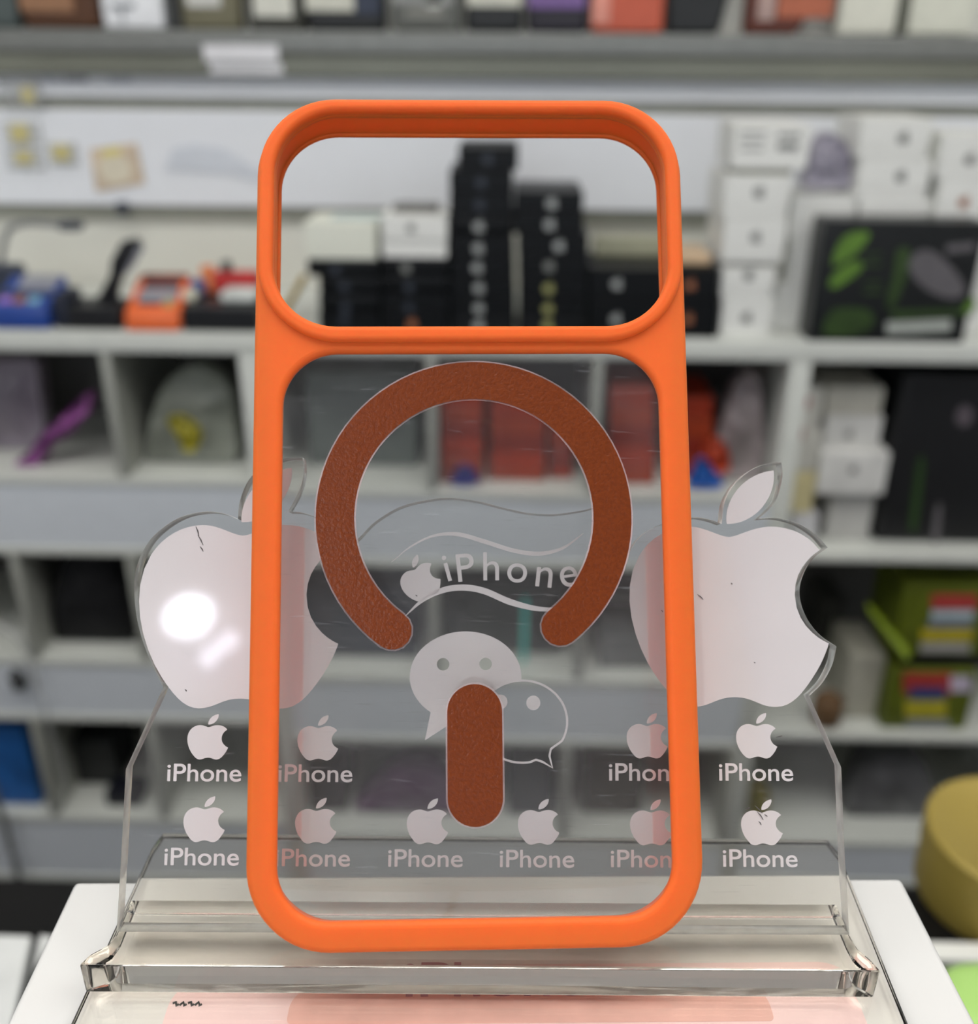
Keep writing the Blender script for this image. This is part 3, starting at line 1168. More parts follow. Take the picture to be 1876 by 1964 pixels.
YX = YF + .012
GB = 'black phone boxes stacked on the worktop'
column([(612, 729, 600, (660, 612), M_emb_k), (612, 729, 565, (662, 590), M_emb_k), (612, 729, 531, (660, 548), M_emb_k), (590, 727, 500, (643, 515), M_emb_k)],
       'the stack under the cream box', YX, .13, M_black, GB)
column([(733, 861, 600, (790, 620), M_emb_o), (733, 861, 562, (784, 588), M_emb_k), (731, 861, 528, (784, 549), M_emb_k), (731, 859, 497, (778, 512), M_emb_g)],
       'the stack under two white cartons', YX, .13, M_black, GB)
column([(864, 988, 610, (918, 622), M_emb_w), (864, 988, 571, (918, 590), M_emb_w), (863, 987, 531, (918, 551), M_emb_w), (863, 986, 492, (915, 512), M_emb_w),
        (863, 985, 452, (917, 475), M_emb_w), (863, 985, 414, (918, 433), M_emb_w), (862, 984, 370, (920, 391), M_emb_k), (862, 984, 327, (922, 348), M_emb_k), (879, 994, 283, (935, 303), M_emb_k)],
       'the tallest black stack', YX + .008, .13, M_black, GB)
column([(996, 1127, 611, (1050, 622), M_emb_y), (996, 1127, 572, (1051, 591), M_emb_y), (996, 1128, 531, (1052, 552), M_emb_y), (995, 1128, 490, (1053, 509), M_emb_g),
        (994, 1129, 449, (1072, 470), M_emb_w), (986, 1120, 408, (1054, 429), M_emb_w), (986, 1119, 368, (1058, 388), M_emb_w)],
       'the black stack with gold emblems', YX + .004, .13, M_black, GB)
column([(1131, 1289, 578, (1181, 611), M_emb_w), (1131, 1289, 516, (1183, 543), M_emb_w)], 'the low stack right of the gold emblems', YX, .13, M_black, GB)
column([(1291, 1378, 578, (1320, 610), M_emb_o), (1291, 1379, 514, (1324, 545), M_emb_o)], 'the end stack beside the white boxes', YX, .13, M_black, GB)
# loose things on top of the stacks
zA = zof(658, 500, YX)
cz = card_box('carton', 'cream square carton on a low black stack inside the camera window', 'box', 585, 427, 721, 500, YX + .005, .10, M_cream, z0=zA + .0003, z1=zof(652, 427, YX + .005), lid=True)
p, q = at(632, 412, YX + .03), at(728, 412, YX + .03)
setp(box('label_card', (p.x, YX + .03, cz + .0003), (q.x, YX + .075, cz + .0015), mat('teal_grey', (178, 196, 196), rough=.4), None, .0003), 'pale teal card lying on the cream carton', 'card')
zBt = zof(795, 497, YX)
z2 = card_box('carton', 'thin white carton with seam, lower of two on the black boxes', 'box', 733, 463, 857, 497, YX + .005, .10, M_white, z0=zBt + .0003, z1=zof(795, 462, YX + .005))
z3 = card_box('carton', 'white carton with a grey mark, upper of two on the black boxes', 'box', 732, 414, 858, 459, YX + .003, .10, M_white, (788, 436), M_emb_g, .015, None, z2 + .0006, zof(795, 414, YX + .003))
p, q = at(752, 400, YX + .03), at(840, 400, YX + .03)
setp(box('handset', (p.x, YX + .03, z3 + .0003), (q.x, YX + .075, z3 + .009), mat('dark_taupe', (92, 90, 84), rough=.35), None, .003), 'dark grey handset lying on the white carton', 'phone')
zE = zof(1335, 514, YX)
p, q = at(1296, 495, YX + .02), at(1366, 495, YX + .02)
setp(box('parcel', (p.x, YX + .02, zE + .0003), (q.x, YX + .11, zE + .014), mat('tan_card', (205, 178, 144), rough=.5), None, .003), 'tan packet lying on the end stack of black boxes', 'packet')
p, q = at(1140, 470, YX + .09), at(1290, 470, YX + .09)
setp(box('parcel', (p.x, YX + .09, zof(1210, 516, YX) + .0003), (q.x, YX + .125, zof(1210, 455, YX + .09)), mat('khaki_card', (160, 160, 136), rough=.5), None, .003), 'khaki carton behind the right edge of the camera window', 'box')

# white boxes on the right
GW = 'white phone boxes stacked on the worktop'
YW = YF + .02
z = ZSH + .0004
for i, (x0, x1, yt, em, rot) in enumerate([(1384, 1482, 572, (1432, 608), 0), (1385, 1486, 504, (1436, 526), 0), (1388, 1508, 420, (1450, 453), .02), (1390, 1516, 337, (1456, 367), -.02)]):
    z1 = zof(1440, yt, YW)
    card_box('phone_box', 'white phone box with grey emblem, %s beside the black boxes' % ['lowest', 'second', 'third', 'fourth'][i], 'box', x0, yt, x1, yt + 60, YW, .12, M_white, em, M_emb_g, .018, GW, z, z1 - (.006 if i == 1 else 0), rot, True)
    z = z1
zz = card_box('phone_box', 'white carton with printed lines on top of the emblem stack', 'box', 1407, 238, 1553, 318, YW + .004, .11, M_white, None, None, .018, None, z + .008, zof(1480, 238, YW + .004))
setp(box('shadow_gap_spacer', (at(1415, 325, YW + .01).x, YW + .01, z + .0003), (at(1520, 325, YW + .01).x, YW + .09, z + .0075), M_olive, None, .001), 'olive spacer toned for the shadow gap under the white carton with printed lines', 'card')  # olive spacer drawn where the shadow below the carton falls
tt = [o for o in COL.objects if o.get('label', '').startswith('white carton with printed')][0]
bm = bmesh.new()
for x0, y0, x1, y1 in ((1492, 255, 1536, 263), (1490, 274, 1532, 288), (1420, 252, 1470, 256), (1420, 268, 1466, 272), (1420, 284, 1464, 288)):
    p, q = at(x0, y1, YW + .004), at(x1, y0, YW + .004)
    add_box(bm, (p.x, YW + .0034, p.z), (q.x, YW + .00395, q.z))
finish('printed_lines', bm_mesh('pl', bm), M_emb_g, tt)
# second white column, mostly behind the black and green box
z = ZSH + .0004
for i, (x0, x1, yt) in enumerate([(1486, 1640, 545), (1516, 1640, 460), (1518, 1640, 376)]):
    Yw = YW + .05
    z1 = zof(1575, yt, Yw)
    card_box('phone_box', 'plain white box behind the green carton, %s' % ['lowest, showing at its edge', 'middle of three', 'topmost, under the mauve bag'][i], 'box', x0, yt, x1, yt + 60, Yw, .11, M_white, None, None, .018, GW, z, z1, 0, True)
    z = z1
ZW2 = z
z = ZSH + .0004
tops = [(1646, 1786, 470), (1646, 1786, 414), (1646, 1784, 383), (1647, 1784, 305), (1650, 1787, 226)]
for i, (x0, x1, yt) in enumerate(tops):
    Yw = YW + .045
    z1 = zof(1715, yt, Yw)
    em = {3: (1728, 336), 4: (1733, 262)}.get(i)
    nm_ = ['lowest and hidden behind it', 'second and just showing', 'thin one under the emblem pair', 'lower of the emblem pair', 'upper of the emblem pair'][i]
    card_box('phone_box', 'white phone box over the green carton, %s' % nm_, 'box', x0, yt, x1, yt + 60, Yw, .11, M_white, em, M_emb_g, .018, GW, z, z1, 0, True)
    z = z1
z = ZSH + .0004
for i, (x0, x1, yt) in enumerate([(1802, 1930, 470), (1802, 1930, 418), (1800, 1930, 343), (1804, 1935, 257)]):
    Yw = YW + .04
    z1 = zof(1860, yt, Yw)
    em, mt = {2: ((1849, 386), M_emb_o), 3: ((1861, 303), M_emb_g)}.get(i, (None, None))
    nm_ = ['lowest and mostly hidden', 'second, just above the green carton', 'with gold emblem', 'topmost with dark emblem'][i]
    card_box('phone_box', 'white phone box in the outermost white stack, %s' % nm_, 'box', x0, yt, x1, yt + 60, Yw, .11, M_white, em, mt, .018, GW, z, z1, 0, True)
    z = z1


# crumpled bags
def bag(name, label, pxs, Y, depth, m, seed=1, cat='bag', group=None, z0=None):
    """soft bag: a traced front outline, bulged and creased, closed at the back"""
    rnd = random.Random(seed)
    pts = [at(x, y, Y) for x, y in pxs]
    if z0 is not None:
        for p in pts:
            p.z = max(p.z, z0 + .0008)
    c = sum(pts, Vector()) / len(pts)
    lp = catmull(pts, 4, True)
    if z0 is not None:
        a_, b_, t_c = clampc(z0, c.x, c.x)
        for p in lp:
            p.x = min(max(p.x, a_ + .004), b_ - .004)
            p.z = min(max(p.z, z0 + .0008), t_c - .003)
    bm = bmesh.new()
    rings = []
    for s, dy in ((1, depth * .5), (.97, depth * .18), (.78, .012), (.5, -.004 + .008), (.22, .0)):
        rings.append([bm.verts.new((c.x + (p.x - c.x) * s + rnd.uniform(-1, 1) * .003 * (s < .95), Y + dy + (rnd.uniform(0, 1) * .010 if s < .95 else 0), c.z + (p.z - c.z) * s)) for p in lp])
    back = [[bm.verts.new((c.x + (p.x - c.x) * s, Y + depth * t, c.z + (p.z - c.z) * s)) for p in lp] for s, t in ((.96, .8), (.7, .97), (.3, 1.0))]
    allr = rings[::-1] + back
    n = len(lp)
    for a, b in zip(allr, allr[1:]):
        for i in range(n):
            j = (i + 1) % n
            bm.faces.new((a[i], a[j], b[j], b[i]))
    bm.faces.new(allr[0])
    bm.faces.new(allr[-1][::-1])
    o = finish(name, bm_mesh(name, bm), m, None, 70)
    if z0 is not None:
        lo = min(v.co.z for v in o.data.vertices) + o.location.z
        o.location.z += (z0 + .0006) - lo if lo < z0 + .0006 else 0
    return setp(o, label, cat, group)


M_mauveb = mat('mauve_grey_film', (168, 164, 178), rough=.35, var=.12, scale=25)
bag('plastic_bag', 'mauve grey plastic bag slumped between the white box stacks', [(1545, 358), (1562, 300), (1580, 262), (1608, 258), (1632, 285), (1636, 330), (1634, 360), (1590, 362)], YW + .06, .06, M_mauveb, 3, z0=ZW2)

# the black and green product carton
gY = YF - .012
ZG0 = ZSH + .0004
xg0, xg1 = at(1562, 540, gY).x, at(1872, 540, gY).x
zg1 = zof(1715, 424, gY)
grn = thing('product_carton', 'large black carton with green leaf print at the end of the worktop', 'box', ((xg0 + xg1) / 2, YF + .002, ZG0))
gY = YF + .003
xg0, xg1 = at(1566, 540, gY).x, at(1872, 540, gY).x
zg1 = zof(1715, 424, gY)
box('carton', (xg0, gY, ZG0), (xg1, gY + .055, zg1), mat('black_print', (17, 20, 20), rough=.35, var=.2), grn, .002)
M_lime = mat('lime_print', (88, 124, 40), rough=.4, var=.25, scale=30)
M_dgreen = mat('deep_green_print', (46, 68, 26), rough=.4, var=.3, scale=30)
M_gprint = mat('grey_print', (96, 93, 96), rough=.4, var=.15)
M_pale = mat('pale_print_line', (170, 175, 168), rough=.4)


def front_print(parent, name, pxs, Y, m, lift=.0006, smooth=True):
    c = catmull([Vector((*p, 0)) for p in pxs], 5, True) if smooth else [Vector((*p, 0)) for p in pxs]
    lp = [at(p.x, p.y, Y) for p in c]
    me = flat_mesh([[(p.x, p.z) for p in lp]], .0004)
    me.transform(frame_matrix(Vector((0, Y - lift, 0)), Vector((1, 0, 0)), Vector((0, 0, 1)), Vector((0, -1, 0))))
    return finish(name, me, m, parent)


front_print(grn, 'leaf_print', [(1596, 508), (1612, 462), (1640, 445), (1668, 448), (1650, 476), (1622, 500)], gY, M_lime)
front_print(grn, 'leaf_print', [(1590, 545), (1605, 520), (1640, 500), (1655, 512), (1630, 535), (1602, 552)], gY, M_lime)
front_print(grn, 'leaf_print', [(1700, 588), (1712, 535), (1722, 480), (1742, 476), (1745, 505), (1730, 550), (1715, 585)], gY, M_dgreen)
front_print(grn, 'leaf_print', [(1580, 640), (1592, 600), (1620, 590), (1668, 596), (1672, 625), (1630, 645)], gY, M_dgreen, .0005)
front_print(grn, 'leaf_print', [(1710, 596), (1860, 590), (1866, 604), (1712, 612)], gY, M_dgreen, .0005, False)
front_print(grn, 'leaf_print', [(1848, 590), (1868, 570), (1870, 588), (1855, 600)], gY, M_lime)
front_print(grn, 'device_print', [(1742, 510), (1758, 484), (1790, 482), (1832, 520), (1850, 560), (1820, 572), (1770, 550)], gY, M_gprint, .0007)
front_print(grn, 'text_print', [(1700, 618), (1824, 612), (1824, 634), (1700, 640)], gY, M_pale, .0008, False)
front_print(grn, 'text_print', [(1815, 470), (1868, 464), (1868, 480), (1815, 486)], gY, M_gprint, .0008, False)
for yy in (486, 505, 540, 558):
    front_print(grn, 'text_print', [(1655, yy), (1692, yy - 1), (1692, yy + 4), (1655, yy + 5)], gY, M_dgreen, .0008, False)

# ------------------------------------------------------------------ tools at the left of the worktop
M_blue = mat('blue_rubber', (18, 60, 140), rough=.45, var=.08)
M_org = mat('orange_rubber', (226, 104, 48), rough=.45, var=.06)
M_screen = mat('grey_screen', (140, 142, 150), rough=.3)
M_btn = mat('pale_button', (120, 168, 190), rough=.4)
M_btn2 = mat('violet_button', (150, 110, 190), rough=.4)
M_slate = mat('slate_plastic', (46, 52, 66), rough=.4, var=.1)


def wedge_tool(name, label, cat, x0, x1, yfront_top, yfront_bot, yback, Y, depth, shell, back_m, group=None):
    """hand-held tester lying on the worktop with its face tilted to the front"""
    xa, xb = at(x0, yfront_bot, Y).x, at(x1, yfront_bot, Y).x
    zf = zof((x0 + x1) / 2, yfront_top, Y)
    zb = zof((x0 + x1) / 2, yback, Y + depth)
    t = thing(name, label, cat, ((xa + xb) / 2, Y, ZSH))
    bm = bmesh.new()
    prism(bm, [(Y, ZSH + .0006), (Y + depth, ZSH + .0006), (Y + depth, zb), (Y + .004, zf)], xa, xb, 0, .006)
    finish('shell', bm_mesh('s', bm), shell, t, 40)
    sl = (zb - zf) / (depth - .004)

    def pad(nm, u0, u1, s0, s1, m, h=.0016):
        ax, bx_ = xa + (xb - xa) * u0, xa + (xb - xa) * u1
        ya, yb_ = Y + .004 + (depth - .004) * s0, Y + .004 + (depth - .004) * s1
        za, zbb = zf + sl * (ya - Y - .004), zf + sl * (yb_ - Y - .004)
        b2 = bmesh.new()
        hexa(b2, [(ax, ya, za - .002), (bx_, ya, za - .002), (bx_, yb_, zbb - .002), (ax, yb_, zbb - .002), (ax, ya, za + h), (bx_, ya, za + h), (bx_, yb_, zbb + h), (ax, yb_, zbb + h)], 0, .0006)
        finish(nm, bm_mesh(nm, b2), m, t, 40)
    return t, pad


t, pad = wedge_tool('tester', 'blue hand held tester lying on the worktop end', 'tester', -18, 92, 592, 617, 524, YF + .006, .09, M_blue, M_slate)
pad('screen', .25, .92, .55, .95, M_screen)
for k, mt in enumerate((M_btn2, M_emb_o, M_btn)):
    pad('button', .1 + k * .25, .3 + k * .25, .12, .3, mt)
pad('face_panel', .08, .92, .36, .5, M_slate, .001)
t2 = box('tester_grip', (at(98, 600, YF + .01).x, YF + .012, ZSH + .0006), (at(128, 600, YF + .01).x, YF + .075, zof(110, 566, YF + .012)), mat('navy_rubber', (18, 26, 46), rough=.5), None, .006)
setp(t2, 'dark navy grip lying beside the blue tester', 'grip')
o = box('pouch', (at(-30, 560, YF + .11).x, YF + .115, ZSH + .0006), (at(38, 560, YF + .11).x, YF + .15, zof(10, 510, YF + .115)), M_slate, None, .008)
setp(o, 'dark slate pouch standing behind the blue tester', 'pouch')
# black phone holder with a raked back
hx0, hx1 = at(128, 600, YF + .02).x, at(232, 600, YF + .02).x
hold = thing('phone_holder', 'black phone holder with raked back beside the orange meter', 'phone holder', ((hx0 + hx1) / 2, YF + .02, ZSH))
box('holder_base', (hx0, YF + .012, ZSH + .0006), (hx1, YF + .085, zof(180, 590, YF + .012)), M_blackm, hold, .005)
bm = bmesh.new()
ya = YF + .06
rk = [at(178, 592, ya), at(222, 590, ya), at(232, 540, ya), at(250, 505, ya), at(272, 470, ya), at(262, 456, ya), at(236, 462, ya), at(216, 498, ya), at(214, 525, ya)]
t_ = flat_mesh([[(p.x, p.z) for p in rk]], .018, .003, 2)
t_.transform(frame_matrix(Vector((0, ya, 0)), Vector((1, 0, 0)), Vector((0, 0, 1)), Vector((0, -1, 0))))
finish('holder_back', t_, M_blackm, hold, 40)
pp = [at(238, 530, ya), at(256, 512, ya), at(278, 474, ya), at(270, 470, ya)]
t_ = flat_mesh([[(p.x, p.z) for p in pp]], .012, 0)
t_.transform(frame_matrix(Vector((0, ya - .004, 0)), Vector((1, 0, 0)), Vector((0, 0, 1)), Vector((0, -1, 0))))
o = finish('pad', t_, M_screen, hold)
o['label'] = 'pale grey pad'
# orange multimeter
t, pad = wedge_tool('multimeter', 'orange multimeter with grey display next to the black holder', 'multimeter', 238, 344, 603, 627, 524, YF + .006, .085, M_org, M_slate)
pad('screen', .18, .86, .62, .8, M_slate)
pad('face_panel', .16, .88, .3, .58, M_screen)
pad('button', .2, .62, .2, .28, M_slate)
pad('button', .68, .84, .16, .36, M_emb_y)
pad('top_cap', .1, .95, .84, .98, mat('red_brown', (120, 50, 30), rough=.5))
# black tray with odds and ends
tx0, tx1 = at(348, 605, YF + .01).x, at(494, 605, YF + .01).x
zt_ = zof(420, 590, YF + .01)
setp(box('tool_tray', (tx0, YF + .01, ZSH + .0006), (tx1, YF + .12, zt_), M_blackm, None, .004), 'black tray box holding coloured bits left of the orange case', 'tray')
odds = [('notepad', 422, 563, 490, 588, .03, .05, (205, 210, 205), 'white pad lying on the black tray', 'pad'),
        ('tape_roll', 350, 560, 372, 588, .03, .03, (206, 206, 186), 'cream roll at the end of the black tray', 'roll'),
        ('blue_clip', 366, 540, 388, 588, .065, .02, (40, 66, 140), 'small blue clip beside the cream roll on the tray', 'clip'),
        ('red_pouch', 404, 524, 494, 556, .09, .025, (190, 48, 46), 'red pouch on top of the black tray', 'pouch'),
        ('orange_packet', 386, 512, 406, 556, .088, .02, (232, 140, 86), 'orange packet leaning against the red pouch', 'packet'),
        ('blue_card', 436, 550, 470, 562, .082, .006, (52, 74, 160), 'blue card in front of the red pouch', 'card'),
        ('black_knob', 424, 502, 440, 524, .095, .016, (38, 32, 34), 'black knob behind the top of the red pouch', 'knob')]
for nm, x0, y0, x1, y1, dy, dd, rgb, lb, ct in odds:
    Y = YF + .01 + dy
    p, q = at(x0, y1, Y), at(x1, y0, Y)
    setp(box(nm, (p.x, Y, zt_ + .0006), (q.x, Y + dd, q.z), mat('odd_' + nm, rgb, rough=.5, var=.15), None, .004), lb, ct)
# grey strap lamp at the far left and its stem
ls = thing('desk_lamp', 'slim grey desk lamp reaching in over the blue tester', 'lamp', tuple(at(2, 560, YF + .2)))
Yl = YF + .2
bm = bmesh.new()
tube(bm, catmull([at(-6, 572, Yl), at(0, 520, Yl), at(6, 470, Yl), at(18, 440, Yl), at(50, 428, Yl), at(100, 430, Yl), at(146, 436, Yl)], 6), .005, 10)
finish('arm', bm_mesh('arm', bm), mat('grey_rod', (120, 122, 122), rough=.4), ls, 60)
p, q = at(112, 443, Yl - .01), at(152, 426, Yl - .01)
box('lamp_head', (p.x, Yl - .012, p.z), (q.x, Yl + .012, q.z), M_slate, ls, .004)
p, q = at(-30, 612, Yl), at(26, 600, Yl)
box('lamp_base', (p.x, Yl - .03, ZSH + .0006), (q.x, Yl + .03, ZSH + .016), M_slate, ls, .003)
# yellow strap seen in the corner of the camera window
bm = bmesh.new()
tube(bm, catmull([at(534, 612, YF + .1), at(548, 592, YF + .1), at(568, 560, YF + .1), at(584, 530, YF + .1)], 5), .012, 8, 0, .4)
setp(finish('strap', bm_mesh('strap', bm), mat('yellow_webbing', (176, 146, 26), rough=.6), None, 50), 'yellow strap in the lower left corner of the camera window', 'strap')

# ------------------------------------------------------------------ small things on the wall board
M_yel = mat('yellow_part', (214, 200, 118), rough=.5, var=.1)
M_clear = clear_sheet_mat('clear_bag', haze=.32, haze_rgb=(200, 202, 200), scratches=False)


def hang_bag(label, x0, y0, x1, y1, dx0, dy0, dx1, dy1, mc=M_yel):
    Y = YP - .006
    p, q = at(x0, y1, Y), at(x1, y0, Y)
    t = thing('parts_bag', label, 'bag', ((p.x + q.x) / 2, Y, p.z), 0, 'small parts bags hung on the white board')
    box('pouch', (p.x, YP - .010, p.z), (q.x, YP - .0006, q.z), M_clear, t, .003)
    p, q = at(dx0, dy1, Y), at(dx1, dy0, Y)
    box('filling', (p.x, YP - .008, p.z), (q.x, YP - .003, q.z), mc, t, .002)


hang_bag('clear parts bag over the others at the end of the white board', 6, 150, 74, 214, 44, 166, 62, 198)
hang_bag('clear bag with a tall yellow part below the upper bag', 8, 234, 76, 280, 22, 238, 52, 272)
hang_bag('clear bag with a low yellow part, lowest of its row', 12, 286, 82, 326, 30, 290, 60, 314)
hang_bag('single small clear bag with yellow part beside the photo card', 98, 274, 146, 318, 102, 278, 132, 308)
# photo card, turned a little
Yc = YP - .002
pc = [at(172, 286, Yc), at(262, 274, Yc), at(278, 352, Yc), at(184, 368, Yc)]
t_ = flat_mesh([[(p.x, p.z) for p in pc]], .001)
t_.transform(frame_matrix(Vector((0, Yc, 0)), Vector((1, 0, 0)), Vector((0, 0, 1)), Vector((0, -1, 0))))
pcd = thing('photo_card', 'beige photo card pinned askew on the white board', 'card', tuple(at(225, 366, Yc)))
finish('card_sheet', t_, mat('beige_card', (206, 188, 164), rough=.5, var=.2, scale=30), pcd)
front_print(pcd, 'picture_print', [(190, 318), (206, 300), (236, 300), (252, 322), (244, 346), (206, 350)], Yc, mat('ivory_print', (216, 208, 186), rough=.5), .0009)
front_print(pcd, 'picture_print', [(196, 288), (228, 282), (232, 294), (200, 300)], Yc, M_yel, .0012)
M_tint = mat('faint_blue_film', (208, 213, 220), rough=.4, var=.06, scale=20)
bagp = [at(318, 326, Yc), at(330, 286, Yc), at(372, 278, Yc), at(430, 286, Yc), at(470, 312, Yc), at(520, 332, Yc), at(520, 352, Yc), at(440, 334, Yc)]
t_ = flat_mesh([[(p.x, p.z) for p in bagp]], .0012)
t_.transform(frame_matrix(Vector((0, Yc, 0)), Vector((1, 0, 0)), Vector((0, 0, 1)), Vector((0, -1, 0))))
setp(finish('film_sheet', t_, M_tint), 'faint bluish film sheet flat on the white board', 'sheet')
for x0, x1, lb in ((78, 116, 'first of three little grey tags from the shelf end'), (124, 166, 'darker middle tag of three under the grey shelf'), (210, 250, 'bluish tag of three, nearest the orange case')):
    p, q = at(x0, 158, YP - .002), at(x1, 143, YP - .002)
    setp(box('price_tag', (p.x, YP - .002, p.z), (q.x, YP - .0004, q.z), mat('tag_' + str(x0), (186, 190, 198) if x0 != 124 else (160, 162, 170), rough=.5), None, 0), lb, 'tag', 'little tags under the display shelf')
p, q = at(226, 412, YP - .01), at(242, 388, YP - .01)
setp(box('hook', (p.x, YP - .014, p.z), (q.x, YP - .0004, q.z), M_slate, None, .002), 'small dark hook at the lower edge of the white board', 'hook')

# ------------------------------------------------------------------ things on the eye level shelf
ZT = zt0 + .0005
GT = 'packets on the eye level shelf'


def top_item(name, label, cat, x0, x1, yb, rgb, parts=(), rough=.4, skew=0.0, dp=.034, hgt=.10, bev=.008):
    Y = YT + .008
    xa, xb = at(x0, 40, Y).x, at(x1, 40, Y).x
    t = thing(name, label, cat, ((xa + xb) / 2, Y, ZT), 0, GT)
    bm = bmesh.new()
    hexa(bm, [(xa, Y, ZT), (xb - skew, Y, ZT), (xb - skew, Y + dp, ZT), (xa, Y + dp, ZT), (xa, Y, ZT + hgt), (xb, Y, ZT + hgt), (xb, Y + dp, ZT + hgt), (xa, Y + dp, ZT + hgt)], 0, bev)
    finish('packet', bm_mesh('pk', bm), mat('top_' + label[:18], rgb, rough=rough, var=.12, scale=20), t, 40)
    for k, (u0, u1, v0, v1, c2, pn) in enumerate(parts):
        ax, bx2 = xa + (xb - xa) * u0, xa + (xb - xa) * u1
        box(pn, (ax, Y - .003, ZT + v0), (bx2, Y - .0004, ZT + v1), mat('top_%s_%d' % (label[:18], k), c2, rough=.4, var=.15, scale=25), t, .001)
    return t


top_item('packet_box', 'dark teal packet at the far end of the eye level shelf', 'packet', -40, 36, 40, (78, 88, 86))
top_item('packet_box', 'brown packet with tan top on the eye level shelf', 'packet', 44, 190, 45, (84, 52, 28), [(.0, .7, .022, .09, (150, 110, 80), 'face_print')])
top_item('packet_box', 'bright white packet with dark marks on the eye level shelf', 'packet', 196, 316, 52, (236, 238, 240), [(.18, .55, .028, .034, (120, 126, 130), 'face_print'), (.32, .36, .008, .028, (150, 154, 158), 'face_print')])
top_item('packet_box', 'khaki packet with white label beside the bright white one', 'packet', 348, 462, 45, (112, 108, 84), [(.12, .7, .03, .09, (205, 205, 198), 'label_print')])
top_item('packet_box', 'dark packet with ivory block label on the eye level shelf', 'packet', 476, 582, 45, (66, 66, 58), [(.12, .82, .018, .09, (212, 212, 200), 'label_print')])
top_item('packet_box', 'black packet with white slab and navy corner', 'packet', 588, 738, 48, (28, 30, 30), [(0, .62, .026, .09, (206, 206, 192), 'label_print'), (.64, .95, .022, .09, (44, 52, 70), 'label_print')])
top_item('packet_box', 'grey clear packet with a round white spot', 'packet', 752, 884, 50, (96, 98, 92), [(.2, .75, .018, .03, (132, 132, 124), 'face_print'), (.0, .9, .036, .09, (150, 152, 148), 'face_print'), (.5, .72, .032, .06, (212, 214, 208), 'face_print')])
top_item('packet_box', 'black packet with smoky upper half next to the purple one', 'packet', 894, 1002, 72, (18, 19, 20), [(.02, .98, .034, .09, (92, 96, 100), 'face_print')])
top_item('packet_box', 'purple packet with dark foot on the eye level shelf', 'packet', 1012, 1128, 70, (34, 30, 40), [(.0, .95, .032, .09, (120, 92, 148), 'face_print')])
top_item('packet_box', 'coral orange packet with a pale corner', 'packet', 1134, 1274, 72, (196, 92, 66), [(.0, .25, .012, .09, (226, 150, 132), 'face_print')])
top_item('packet_box', 'charcoal black packet between the coral and the russet packets', 'packet', 1280, 1408, 75, (30, 32, 32), skew=.02)
top_item('packet_box', 'russet packet with orange front and slanted foot', 'packet', 1430, 1598, 85, (96, 48, 34), [(.35, .98, .022, .09, (176, 100, 72), 'face_print'), (.12, .32, .018, .09, (176, 150, 142), 'face_print')], skew=.05)
top_item('packet_box', 'cream packet beside the russet one', 'packet', 1606, 1722, 68, (216, 216, 202))
top_item('packet_box', 'cream packet at the very end of the eye level shelf', 'packet', 1742, 1872, 60, (214, 215, 200))
top_item('packet_box', 'dark divider packet squeezed between the two cream packets', 'packet', 1724, 1740, 60, (90, 92, 80), bev=.003)
top_item('packet_box', 'narrow black packet between the white and khaki packets', 'packet', 322, 345, 60, (56, 58, 56), bev=.003)

# ------------------------------------------------------------------ things in the cubbies


def cub(label, name, cat, x0, y0, x1, y1, zfl, dy, dp, rgb, group=None, bev=.003, m=None, on=None, var=.1, zbase=-9):
    """box standing in a cubby; front face in pixels; zfl floor height (or on = z it stands on)"""
    Y = YF + dy
    ym = (y0 + y1) / 2
    xa, xb = at(x0, ym, Y).x, at(x1, ym, Y).x
    zb = zof((x0 + x1) / 2, y0, Y)
    z0 = (zfl if on is None else on) + .0006
    a_, b_, zt_c = clampc(zfl if zfl is not None else zbase, xa, xb)
    xa, xb, zb = max(xa, a_), min(xb, b_), min(zb, zt_c)
    o = box(name, (xa, Y, z0), (xb, Y + dp, zb), m or mat('cub_' + label[:22], rgb, rough=.5, var=var, scale=25), None, bev)
    setp(o, label, cat, group)
    return zb


f0L, f1L, f2L = zL[0][1], zL[1][1], zL[2][1]
f0C, f1C, f2C = zC[0][1], zC[1][1], zC[2][1]
f0R, f1R, f2R = zR[0][1], zR[1][1], zR[2][1]
# left unit, top row
bag('plastic_bag', 'magenta and grey crumpled bag in the top cubby at the end', [(20, 896), (50, 870), (72, 838), (100, 815), (160, 762), (166, 790), (130, 835), (95, 860), (62, 900)], YF + .03, .05, mat('magenta_film', (146, 82, 144), rough=.35, var=.3, scale=30), 5, z0=f0L)
bag('plastic_bag', 'grey violet bag standing behind the magenta one', [(-60, 900), (-60, 700), (0, 690), (58, 692), (72, 760), (80, 830), (60, 890), (10, 905)], YF + .10, .06, mat('grey_violet_film', (136, 128, 138), rough=.4, var=.15, scale=20), 6, z0=f0L)
bag('plastic_bag', 'smoky grey clear bag with a yellow patch in the second cubby', [(282, 900), (278, 830), (300, 760), (330, 722), (372, 705), (430, 740), (446, 800), (440, 900)], YF + .05, .07, mat('smoky_film', (132, 136, 126), rough=.35, var=.35, scale=16), 8, z0=f0L)
bag('yellow_packet', 'yellow packet showing against the smoky grey bag', [(318, 806), (345, 800), (376, 822), (384, 845), (370, 868), (352, 866), (338, 838)], YF + .026, .018, mat('mustard_film', (172, 164, 52), rough=.4, var=.2, scale=30), 9, 'packet')
# left unit, second row
bag('backpack', 'black soft pouch filling the second row cubby at the left', [(76, 1246), (84, 1180), (98, 1110), (112, 1080), (150, 1072), (196, 1076), (222, 1120), (236, 1180), (246, 1246)], YF + .03, .14, mat('black_cloth', (9, 10, 14), rough=.8), 11, 'pouch', z0=f1L)
